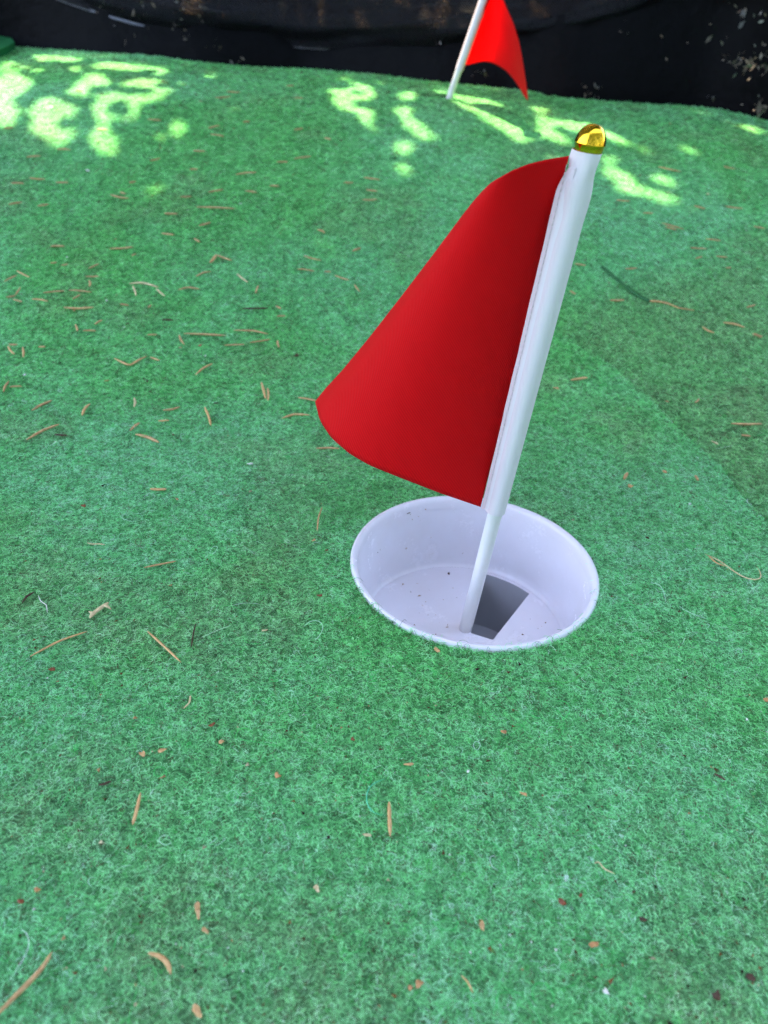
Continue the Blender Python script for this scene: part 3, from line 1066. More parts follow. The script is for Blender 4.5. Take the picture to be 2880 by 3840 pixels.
# the rest of the crown, outside the shaded ground, ragged
cc = A1 * (LO[0] + NG[0] * RES / 2) + A2 * (LO[1] + NG[1] * RES / 2) + SUN * 1.75
tree = empty('tree', (-1.5, 3.0, -.17), 'leafy tree standing beyond the netting, its branches shading the turf', 'tree')
me = big_mesh('crown', np.array(leafV), np.array(leafF), smooth=False)
cr = under(obj('crown', me, M_leaf), tree)
cr['kind'] = 'stuff'
tb = np.array([-1.5, 3.0, -.2])
crown_c = np.array([-.42, 1.46, 1.68])
trunk = [tb, tb + (.02, -.05, .6), tb + (.10, -.2, 1.2), tb + (.28, -.5, 1.75), tb + (.5, -.85, 2.0)]
v_, f_ = tube(trunk, [.12, .10, .085, .06, .04], 12)
under(obj('trunk', pydata('trunk', v_, f_), M_bark), tree)
def lit_share(pts):
    q_ = ((ab(np.array(pts)) - LO) / RES).astype(int)
    k_ = (q_[:, 0] > 3) & (q_[:, 0] < NG[0] - 4) & (q_[:, 1] > 3) & (q_[:, 1] < NG[1] - 4)
    return np.mean([lit[a_ - 3:a_ + 4, b_ - 3:b_ + 4].any() if ok_ else 0 for (a_, b_), ok_ in zip(q_, k_)])
rk = np.random.default_rng(3)
cand = []
for _ in range(160):
    q = rk.uniform(-2.9, 1.4)
    k = rk.integers(0, 9)
    s_ = tb + (.2 + .04 * k, -.35 - .06 * k, 1.45 + .05 * k)
    e_ = crown_c + np.array([math.cos(q) * 1.1, math.sin(q) * .9, .35 + .1 * math.sin(3 * q)])
    cand.append((lit_share([s_ * (1 - t) + e_ * t + np.array([0, 0, .25 * math.sin(t * math.pi)]) for t in np.linspace(0, 1, 60)]), q, k))
cand.sort(key=lambda c: c[0])
for _, q, k in cand[:8]:
    s_ = tb + (.2 + .04 * k, -.35 - .06 * k, 1.45 + .05 * k)
    e_ = crown_c + np.array([math.cos(q) * 1.1, math.sin(q) * .9, .35 + .1 * math.sin(3 * q)])
    pts = [s_ * (1 - t) + e_ * t + np.array([0, 0, .25 * math.sin(t * math.pi)]) for t in np.linspace(0, 1, 9)]
    v_, f_ = tube(pts, np.linspace(.022, .004, 9), 7)
    under(obj('limb', pydata('limb', v_, f_), M_bark), tree)
# unseen leaves added behind and right of the camera, blocking sky to darken the flag
sky_blocker = empty('sky_blocker', (.6, -1.6, -.17), 'unseen mass of leaves added on the near side to block the sky', 'sky_blocker')
rh = np.random.default_rng(9)
nh = 12000
hx_ = rh.uniform(-1.0, 3.2, nh)
hz_ = rh.uniform(-.17, 2.5, nh)
hy_ = -1.2 + .22 * hx_ ** 2 - .5 * np.abs(rh.normal(0, .5, nh)) + .12 * np.sin(hx_ * 5) * np.sin(hz_ * 4)
V = []
for p in np.stack([hx_, hy_, hz_], -1):
    u = rh.normal(0, 1, 3); u /= np.linalg.norm(u)
    n_ = np.cross(u, rh.normal(0, 1, 3)); n_ /= np.linalg.norm(n_)
    ln = rh.uniform(.04, .085)
    V += [p - u * ln, p + n_ * ln * .42, p + u * ln, p - n_ * ln * .42]
hl = under(obj('foliage', big_mesh('foliage', np.array(V), np.arange(nh * 4).reshape(-1, 4), smooth=False), M_leaf), sky_blocker)
hl['kind'] = 'stuff'
for k in range(8):
    x0 = -.8 + k * .52
    b_ = np.array([x0, -1.5 + .22 * x0 * x0, -.2])
    v_, f_ = tube([b_, b_ + (.03, -.04, .7), b_ + (-.02, .02, 1.4), b_ + (.04, 0, 1.8)], [.03, .024, .016, .006], 7)
    under(obj('stem', pydata('stem', v_, f_), M_bark), sky_blocker)
# ------------------------------------------------------------------ dry needles, flakes and crumbs
Q1, Q2, Q3, Q4 = (1.152, 0, 0), (1.152, 1440, 0), (1.152, 0, 960), (1.152, 1440, 960)
Q5, Q7, Q8, Q6 = (1.152, 0, 1920), (1.152, 0, 2880), (1.152, 1440, 2600), (1.3825, 1200, 1800)
QF = (1659 / 2880.0, 0, 0)
rd = np.random.default_rng(77)
NEEDLE_GROUP = 'dry needles scattered on the turf'

def strand(name, pts_px, crop, mt, label, cat, group=None, r=.00042, flat=.75, lift=.0016, sides=6, taper=True, wave=0.0):
    P = on_ground(to_src(pts_px, crop))
    if len(P) == 2:
        P = np.stack([P[0], (P[0] + P[1]) / 2, P[1]])
        d_ = P[2] - P[0]
        P[1] += np.array([-d_[1], d_[0], 0]) * rd.uniform(-.07, .07)
    # quadratic smoothing through the points
    l_ = np.concatenate([[0], np.cumsum(np.linalg.norm(np.diff(P, axis=0), axis=1))])
    tt = np.linspace(0, l_[-1], 13)
    Q = np.stack([np.interp(tt, l_, P[:, i]) for i in range(3)], -1)
    for _ in range(2):
        Q[1:-1] = (Q[:-2] + 2 * Q[1:-1] + Q[2:]) / 4
    Q[:, 2] = z_ground(Q[:, 0], Q[:, 1]) + lift + .0012 * sstep(.36, .7, Q[6, 1]) + rd.uniform(-.0003, .0006) + np.linspace(rd.uniform(0, .0008), rd.uniform(0, .0008), 13)
    if wave:
        Q[:, 0] += wave * np.sin(np.linspace(0, 9, 13))
    f = np.linspace(0, 1, 13)
    R = r * (1 - .55 * np.abs(2 * f - 1) ** 3) * (1 + rd.normal(0, .06, 13)) if taper else np.full(13, r)
    if taper:
        R[0] *= .8
        R[-1] *= .35
    c0 = Q[6].copy()
    V, Fc = tube(Q - c0, R, sides, flat)
    o = obj(name, pydata(name, V, Fc), mt)
    o.location = c0
    return tag(o, label, cat, group)

def flake(name, c_px, crop, size, mt, label, cat, group=None, elong=1.8, ang=None, lift=.0014, curl=.5):
    size *= .68 if crop in (Q5, Q7, Q8) else .9
    P = on_ground(to_src([c_px], crop))[0]
    bm = bmesh.new()
    bmesh.ops.create_icosphere(bm, subdivisions=2, radius=1)
    ang = rd.uniform(0, 3.14) if ang is None else ang
    ph = rd.uniform(0, 6.28, 4)
    am = rd.uniform(.08, .24, 3)
    for v in bm.verts:
        x, y, z = v.co
        q = math.atan2(y, x)
        k = 1 + am[0] * math.sin(2 * q + ph[0]) + am[1] * math.sin(3 * q + ph[1]) + .6 * am[2] * math.sin(5 * q + ph[2]) + rd.normal(0, .07)
        x2, y2 = x * elong * k, y * k + .25 * math.sin(x * 2 + ph[3])
        z2 = z * .38 + curl * (y2 * y2) * .55 + .25 * math.sin(x2 * 2.2 + ph[3]) * z
        v.co = (size * (x2 * math.cos(ang) - y2 * math.sin(ang)), size * (x2 * math.sin(ang) + y2 * math.cos(ang)), size * z2)
    me = bpy.data.meshes.new(name)
    bm.to_mesh(me)
    bm.free()
    o = obj(name, me, mt)
    o.location = (P[0], P[1], float(z_ground(P[0], P[1])) + lift)
    return tag(o, label, cat, group)

def needle(pts, crop, m, label=None, r=.00045, group=None):
    return strand('dry_needle', pts, crop, M_dry[m], label, 'needle', group, r)

# --- single needles with a look or place of their own, nearest first
for pts, crop, m, label, r in [
    ([(20, 490), (22, 565), (25, 638)], Q8, 'tan', 'thick orange tan needle lying upright in the picture in front of the cup', .00062),
    ([(610, 125), (598, 190), (578, 270)], Q7, 'tan', 'reddish tan needle pointing away on the front turf left of the orange upright one', .00058),
    ([(135, 643), (260, 578), (383, 538)], Q5, 'tan', 'long straight tan needle on the left turf below the forked chip', .0005),
    ([(640, 530), (712, 597), (785, 668)], Q5, 'tan', 'tan needle slanting down to the right on the turf left of the cup', .0005),
    ([(625, 260), (700, 245), (765, 232)], Q5, 'brown', 'reddish needle pointed at both ends level with the cup rim', .0005),
    ([(1392, -5), (1375, 40), (1370, 100)], Q5, 'brown', 'curved brown needle standing close to the upper left of the cup rim', .0004),
    ([(650, 1020), (722, 1022)], Q3, 'tan', 'short straight tan needle alone above the reddish pointed needle', .0005),
    ([(1365, 845), (1420, 842), (1470, 846)], Q3, 'brown', 'thin brown needle lying level just below the lower left of the near flag', .0004),
    ([(1217, 715), (1270, 698), (1340, 703)], Q3, 'tan', 'arched tan needle left of the rounded corner of the near flag', .00045),
    ([(1288, 630), (1330, 634), (1375, 643)], Q3, 'brown', 'brown needle half hidden behind the rounded corner of the near flag', .00045),
    ([(1130, 562), (1140, 600), (1148, 635)], Q3, 'tan', 'longer of two tan needles lying side by side left of the near flag', .0005),
    ([(1157, 588), (1160, 615), (1157, 640)], Q3, 'tan', 'shorter of two tan needles lying side by side left of the near flag', .00045),
    ([(588, 785), (640, 797), (690, 822)], Q3, 'brown', 'thick brown needle sloping down right, middle of the left turf', .00062),
    ([(118, 810), (190, 770), (262, 745)], Q3, 'brown', 'long brown needle with dark tip near the left edge of the picture', .0005),
    ([(140, 682), (228, 633)], Q3, 'brown', 'straight brown needle just above the long dark tipped needle', .0005),
    ([(358, 708), (368, 675), (392, 652)], Q3, 'tan', 'hooked tan needle beside the straight brown needle on the left turf', .0005),
    ([(582, 627), (587, 648), (581, 668)], Q3, 'pale', 'short yellow needle standing upright in the picture on the left turf', .00042),
    ([(705, 686), (745, 680), (780, 666)], Q3, 'brown', 'brown needle with a split end right of the short yellow needle', .00045),
    ([(885, 668), (903, 708), (913, 750)], Q3, 'tan', 'tan needle pointing down towards the front, between the split one and the arched one', .00045),
    ([(565, 768), (605, 735)], Q3, 'brown', 'short brown needle with dark tip above the thick sloping brown needle', .0005),
    ([(685, 727), (733, 727)], Q3, 'tan', 'short level tan needle below the needle with a split end', .0004),
    ([(845, 530), (880, 498), (920, 478)], Q3, 'tan', 'tan needle slanting up to the right below the white speck', .00045),
    ([(497, 458), (562, 490), (600, 462), (638, 445)], Q3, 'tan', 'tan needle bent into a wide V on the left turf', .0005),
    ([(795, 348), (880, 353), (980, 360)], Q3, 'brown', 'longest brown needle lying level across the middle of the left turf', .0005),
    ([(1010, 335), (1100, 338), (1160, 355)], Q3, 'brown', 'brown arched needle right of the longest level needle', .00045),
    ([(1080, 388), (1170, 373)], Q3, 'brown', 'thin brown needle directly under the arched brown one', .0004),
    ([(970, 402), (1058, 397)], Q3, 'brown', 'thin brown needle under the right end of the longest level needle', .0004),
    ([(560, 135), (620, 130), (688, 150)], Q3, 'pale', 'long pale arched needle farther back on the left turf', .00055),
    ([(575, 143), (590, 185)], Q3, 'pale', 'short pale needle hanging below the left end of the long pale arch', .00045),
    ([(675, 160), (715, 193)], Q3, 'pale', 'short pale needle below the right end of the long pale arch', .00045),
    ([(770, 162), (815, 150), (865, 158)], Q3, 'brown', 'arched brown needle right of the long pale arch', .00045),
    ([(848, 103), (880, 85), (915, 80)], Q3, 'brown', 'brown needle curving upward below the wide upright tan one', .00045),
    ([(908, 45), (935, 10)], Q3, 'tan', 'wide tan needle pointing away, far back left of the near flag', .0008),
    ([(935, 15), (970, 27), (1005, 38)], Q3, 'brown', 'brown needle touching the wide tan one far back on the turf', .0005),
    ([(1025, 97), (1072, 133)], Q3, 'pale', 'pale needle slanting down right, back left of the near flag', .00045),
    ([(1045, 243), (1160, 240)], Q3, 'dark', 'dark level needle between the pale slanting one and the near flag', .0005),
    ([(278, 237), (340, 240), (410, 233)], Q3, 'tan', 'level tan needle over an orange crumb on the left turf', .0005),
    ([(1495, 738), (1560, 740), (1630, 737)], Q4, 'brown', 'straight brown needle lying level near the right edge beyond the seam', .00055),
    ([(1460, 305), (1510, 310), (1555, 325)], Q4, 'tan', 'tan arched needle right of the green fir twig', .00055),
    ([(1370, 322), (1395, 338), (1425, 346)], Q4, 'tan', 'tan needle curving down, between the fir twig and the arched one', .0005),
    ([(805, 548), (840, 543), (878, 540)], Q4, 'tan', 'level tan needle on the teal turf just right of the near flag pole', .00055),
    ([(973, 208), (1035, 205)], Q4, 'brown', 'short brown needle below the green end of the fir twig', .0006),
    ([(1035, 975), (1050, 945)], Q4, 'brown', 'short brown needle pointing away, right behind the cup', .00055),
]:
    needle(pts, crop, m, label, r * (1.7 if crop in (Q3, Q4) else .98))

# --- the small ones that cannot be told apart, by stretch of turf
lab_left = 'short brown needle among the small scatter on the turf left of the near flag'
for a_, m in [((75, 80, 132, 108), 'tan'), ((22, 130, 78, 103), 'brown'), ((70, 190, 92, 150), 'brown'), ((30, 195, 70, 188), 'brown'), ((60, 203, 100, 217), 'brown'), ((388, 120, 390, 150), 'tan'),
              ((372, 107, 432, 105), 'brown'), ((190, 175, 285, 168), 'brown'), ((300, 165, 400, 172), 'brown'), ((315, 205, 350, 182), 'brown'), ((140, 202, 212, 215), 'tan'), ((1105, 180, 1118, 145), 'brown'),
              ((1282, 75, 1360, 83), 'brown'), ((1310, 20, 1390, 40), 'brown'), ((1445, 100, 1510, 125), 'brown'), ((1530, 140, 1555, 170), 'brown'), ((1195, 275, 1235, 275), 'brown'), ((1193, 235, 1215, 248), 'tan'),
              ((385, 70, 432, 50), 'brown'), ((220, 45, 250, 45), 'brown'), ((268, 57, 298, 55), 'brown'), ((412, 312, 445, 295), 'tan'), ((697, 290, 750, 292), 'dark'), ((1200, 378, 1205, 408), 'brown'),
              ((775, 357, 798, 398), 'brown'), ((637, 357, 680, 354), 'brown'), ((650, 455, 692, 470), 'brown'), ((102, 410, 104, 455), 'tan'), ((38, 405, 65, 440), 'tan'), ((42, 398, 80, 400), 'brown'),
              ((170, 409, 200, 409), 'tan'), ((328, 310, 338, 340), 'brown'), ((360, 336, 418, 338), 'brown'), ((18, 598, 42, 550), 'brown'), ((45, 583, 100, 580), 'brown'), ((240, 790, 295, 792), 'dark'),
              ((1400, 85, 1430, 88), 'brown'), ((570, 15, 590, 8), 'brown'), ((520, 222, 558, 225), 'brown'), ((640, 238, 656, 230), 'brown')]:
    needle([a_[:2], a_[2:]], Q3, m, lab_left, .00072, NEEDLE_GROUP)
lab_far = 'small brown needle lying far back on the turf towards the sun patches'
for a_ in [(118, 696, 180, 692), (250, 660, 310, 665), (650, 712, 695, 700), (480, 860, 560, 875), (40, 900, 100, 890), (165, 912, 215, 903), (710, 937, 770, 940), (860, 990, 912, 975), (700, 1025, 755, 1035),
           (840, 1045, 865, 1062), (475, 1090, 580, 1085), (220, 1078, 285, 1077), (900, 845, 965, 835), (820, 745, 855, 748), (1020, 775, 1110, 765), (1060, 840, 1110, 848), (1165, 820, 1205, 822),
           (910, 600, 970, 610), (835, 668, 890, 670), (930, 440, 1000, 435), (980, 410, 1040, 415), (1235, 385, 1270, 385), (1570, 785, 1640, 795), (1580, 840, 1630, 845), (1565, 880, 1630, 880),
           (1270, 700, 1345, 690), (1195, 720, 1245, 720), (130, 790, 200, 792), (50, 808, 110, 810), (245, 810, 300, 810), (850, 915, 1020, 920), (1370, 1010, 1405, 1025), (1270, 440, 1310, 440),
           (1050, 540, 1080, 540), (1400, 610, 1430, 620), (560, 810, 590, 800), (1485, 805, 1525, 805), (20, 570, 60, 566), (420, 580, 470, 583), (330, 410, 360, 412), (900, 570, 950, 560), (640, 530, 700, 535),
           (1520, 1100, 1560, 1085), (780, 870, 830, 866), (520, 850, 545, 858), (1270, 575, 1310, 570)]:
    needle([a_[:2], a_[2:]], Q1, 'brown', lab_far, .00095, 'needles far back on the turf')
lab_right = 'small brown needle on the turf to the right of the near flag pole'
for a_, q in [((1195, 985, 1290, 1010), Q2), ((1385, 1050, 1450, 1060), Q2), ((1320, 1085, 1390, 1090), Q2), ((1470, 910, 1545, 920), Q2), ((1335, 905, 1385, 920), Q2), ((1115, 935, 1160, 940), Q2),
              ((1180, 740, 1280, 760), Q2), ((1000, 880, 1060, 885), Q2), ((1460, 740, 1510, 750), Q2), ((1210, 1000, 1260, 1015), Q2), ((1590, 1000, 1640, 1010), Q2), ((820, 50, 870, 58), Q4),
              ((800, 165, 825, 183), Q4), ((1040, 70, 1090, 68), Q4), ((1470, 70, 1495, 66), Q4), ((1340, 30, 1370, 20), Q4), ((1540, 785, 1580, 792), Q4), ((1560, 240, 1600, 228), Q4), ((1430, 15, 1480, 20), Q4),
              ((1340, 960, 1352, 985), Q4), ((1200, 938, 1218, 952), Q4), ((1340, 648, 1357, 628), Q4)]:
    needle([a_[:2], a_[2:]], q, 'brown', lab_right, .0008, 'needles on the turf right of the near flag')

# --- twigs, strands and loops
strand('twig', [(-25, 1110), (70, 1010), (165, 915), (205, 862), (232, 812)], Q7, M_dry['brown'], 'long bent brown twig running into the lower left corner of the picture', 'twig', r=.00068)
strand('dry_leaf_strip', [(645, 820), (690, 830), (720, 850), (735, 880), (742, 910)], Q7, M_dry['tan'], 'tan strip bent in a hook on the front turf', 'leaf strip', r=.00065, flat=.4)
strand('dry_grass', [(380, 152), (405, 158), (430, 155), (458, 160)], Q5, M_dry['pale'], 'pale wavy grass blade above the reddish pointed needle', 'grass blade', r=.0004, flat=.5)
strand('dry_grass', [(825, 812), (822, 845), (795, 872)], Q5, M_dry['pale'], 'pale curved grass blade on the turf in front of the slanting tan needle', 'grass blade', r=.00035, flat=.5)
strand('dry_twig', [(848, 495), (838, 530), (832, 565), (828, 600)], Q5, M_dry['dark'], 'small dark dried stalk right of the slanting tan needle', 'twig', r=.0003)
strand('dry_twig', [(100, 410), (120, 380), (152, 362)], Q5, M_dry['dark'], 'dark brown curved stalk at the left of the forked chip', 'twig', r=.0005)
strand('white_thread', [(170, 378), (180, 405), (205, 415), (208, 452)], Q5, M_thr['offwhite'], 'thin white thread beside the dark curved stalk on the left', 'thread', r=.00016)
strand('dry_twig', [(430, 97), (455, 92), (485, 76)], Q7, M_dry['dark'], 'dark stalk with yellow tip near the reddish tan front needle', 'twig', r=.0005)
strand('root_strand', [(1520, 1205), (1548, 1216), (1575, 1238), (1598, 1256), (1620, 1264), (1641, 1266), (1643, 1248), (1630, 1234)], QF, M_dry['pale'], 'curled pale root strand near the right edge beside the cup', 'root strand', r=.00035)
strand('root_strand', [(1526, 1208), (1545, 1224), (1565, 1230)], QF, M_dry['tan'], 'short tan fibre joining the curled pale root strand', 'root strand', r=.0004)
strand('white_curl', [(905, 748), (918, 738), (928, 745), (940, 770), (965, 785), (992, 797)], Q8, M_dry['pale'], 'thin pale curl on the turf lower right of the cup', 'strand', r=.00025)
strand('dry_stalk', [(330, 1235), (360, 1265), (380, 1310)], Q8, M_dry['tan'], 'thin tan stalk at the bottom near the orange crumbs', 'stalk', r=.00025)
strand('dry_twig', [(1418, 365), (1440, 378), (1466, 396)], Q8, M_dry['dark'], 'dark thin stalk on the right front turf', 'twig', r=.00045)
strand('fibre_loop', [(1662, 62), (1620, 75), (1590, 95), (1578, 150), (1590, 185), (1612, 212), (1662, 218)], Q7, M_thr['teal'], 'loose teal fibre in a wide loop left of the thick orange needle', 'loose fibre', r=.00016)
strand('fibre_loop', [(350, 700), (395, 720), (410, 745), (405, 762), (430, 780), (415, 815)], Q5, M_thr['lime'], 'loose bright green fibre zigzagging on the left front turf', 'loose fibre', r=.00014)
strand('fibre_loop', [(1085, 1045), (1110, 1070), (1170, 1060), (1230, 1068), (1300, 1072), (1350, 1030), (1362, 1005)], Q6, M_thr['lime'], 'loose bright green fibre in front of the cup rim', 'loose fibre', r=.00014)
for pts, lab_ in [([(185, 800), (178, 760), (190, 728), (208, 735), (196, 775), (203, 812)], 'standing green fibre loop below the thick orange needle'),
                  ([(330, 828), (335, 795), (348, 790), (338, 830)], 'small green fibre loop right of the standing one on the front turf'),
                  ([(880, 690), (900, 680), (925, 690), (928, 715)], 'green fibre arching above the thin pale curl'),
                  ([(1165, 790), (1175, 815), (1195, 832)], 'green fibre curving down right of the thin pale curl'),
                  ([(365, 235), (358, 215), (372, 220), (364, 238)], 'small green fibre loop in front of the cup left of the bud curl')]:
    strand('fibre_loop', pts, Q8, M_thr['lime'], lab_, 'loose fibre', r=.00013)

# fir twig: green needled end and bare stem
Pg = on_ground(to_src([(940, 60), (970, 86), (1000, 110), (1060, 160), (1100, 188), (1145, 208)], Q4))
fir = empty('fir_twig', tuple(Pg[3]), 'green fir twig with a bare brown stem on the turf right of the near flag', 'twig')
l_ = np.concatenate([[0], np.cumsum(np.linalg.norm(np.diff(Pg, axis=0), axis=1))])
tt = np.linspace(0, l_[-1], 60)
Qg = np.stack([np.interp(tt, l_, Pg[:, i]) for i in range(3)], -1)
Qg[:, 2] += .0022
V, Fc = tube(Qg, np.linspace(.0006, .0012, 60), 6)
for i in range(1, 60):
    T_ = Qg[i] - Qg[i - 1]
    T_ /= np.linalg.norm(T_)
    for k in range(6):
        q = 2 * math.pi * k / 6 + i * .9
        a_ = np.cross(T_, (0, 0, 1)); a_ /= np.linalg.norm(a_)
        d_ = -T_ * 1.6 + math.cos(q) * a_ + math.sin(q) * np.cross(a_, T_)
        d_ /= np.linalg.norm(d_)
        v_, f_ = tube([Qg[i], Qg[i] + d_ * .0011, Qg[i] + d_ * .0022], [.0003, .0003, .0001], 4)
        o_ = len(V)
        V = list(V) + list(v_)
        Fc = list(Fc) + [tuple(x + o_ for x in f) for f in f_]
under(obj('green_needles', pydata('green_needles', V, Fc), M_dry['green']), fir)
Ps = on_ground(to_src([(1140, 206), (1180, 208), (1222, 216), (1270, 236), (1335, 246)], Q4)) + np.array([0, 0, .002])
v_, f_ = tube(Ps, np.linspace(.0009, .0004, 5), 6)
under(obj('stem', pydata('stem', v_, f_), M_dry['tan']), fir)

# --- labels for the small needles: how each lies and what it lies next to
_used = set()
def lm(crop, *items):
    return [(to_src([(x, y)], crop)[0], n_) for x, y, n_ in items]
LM_LEFT = lm(Q3, (555, 475, 'the V shaped needle'), (888, 353, 'the longest level needle'), (620, 140, 'the long pale arch'), (640, 802, 'the thick sloping needle'), (190, 775, 'the long dark tipped needle'),
    (1100, 241, 'the dark level needle'), (644, 575, 'the pair of black crumbs'), (922, 28, 'the wide tan needle'), (345, 237, 'the needle over the orange crumb'), (1147, 600, 'the two side by side tan needles'),
    (742, 676, 'the split ended needle'), (556, 300, 'the tiny black flake'), (108, 523, 'the white speck by the left edge'), (887, 440, 'the white speck'), (815, 155, 'the arched brown needle'), (462, 201, 'the white speck left of the pale arch'),
    (880, 90, 'the upward curving needle'), (184, 658, 'the straight brown needle'), (1048, 115, 'the pale slanting needle'), (1280, 440, 'the dark flake by the flag edge'), (1085, 345, 'the arched needle beside the longest one'), (462, 548, 'the orange flake'))
LM_RIGHT = lm(Q4, (1000, 110, 'the green fir twig'), (1235, 220, 'the bare fir stem'), (1562, 738, 'the straight level needle'), (1508, 312, 'the tan arched needle'), (1612, 352, 'the wide curled flake'), (1218, 637, 'the round orange chip'),
    (840, 544, 'the level tan needle by the pole'), (1426, 815, 'the pale chip beyond the seam'), (1397, 333, 'the tan downward curving needle'), (1005, 206, 'the needle under the fir twig'), (1062, 1004, 'the pale chip behind the cup')) + \
    lm(Q2, (885, 600, 'the gold cap'), (830, 720, 'the top of the white sleeve'), (1190, 850, 'the long sun streak right of the cap'), (1320, 650, 'the thin sun streak far right'))
def place_label(p0, p1, m, marks):
    a_, b_ = to_src([p0, p1], (1, 0, 0))
    c_ = (a_ + b_) / 2
    d_ = b_ - a_
    if d_[0] < 0:
        d_ = -d_
    sl = math.degrees(math.atan2(d_[1], d_[0]))
    pose = 'level' if abs(sl) < 12 else 'upright' if abs(sl) > 62 else 'falling' if sl > 0 else 'rising'
    col_ = {'tan': 'tan', 'brown': 'brown', 'dark': 'dark'}[m]
    for dist, n_, v in sorted((float(np.linalg.norm(q - c_)), n_, c_ - q) for q, n_ in marks):
        rel = ('right of' if v[0] > 0 else 'left of') if abs(v[0]) > abs(v[1]) * 1.3 else ('in front of' if v[1] > 0 else 'beyond')
        t = 'small %s %s needle %s %s' % (pose, col_, rel, n_)
        if t not in _used:
            _used.add(t)
            return t
def relabel(prefix_label, marks):
    for o in [o for o in C.objects if o.get('label') == prefix_label]:
        P0 = o.matrix_basis.translation
        vs = [np.array(v.co) + np.array(P0) for v in (o.data.vertices[0], o.data.vertices[len(o.data.vertices) - 1])]
        px = [np.array([1440 + F_PX * ((v - CAM) @ RT) / ((v - CAM) @ fwd), 1920 - F_PX * ((v - CAM) @ UP) / ((v - CAM) @ fwd)]) for v in vs]
        m = 'tan' if 'tan' in o.data.materials[0].name else 'dark' if 'dark' in o.data.materials[0].name else 'brown'
        o['label'] = place_label(px[0], px[1], m, marks)
relabel(lab_left, LM_LEFT)
relabel(lab_right, LM_RIGHT)

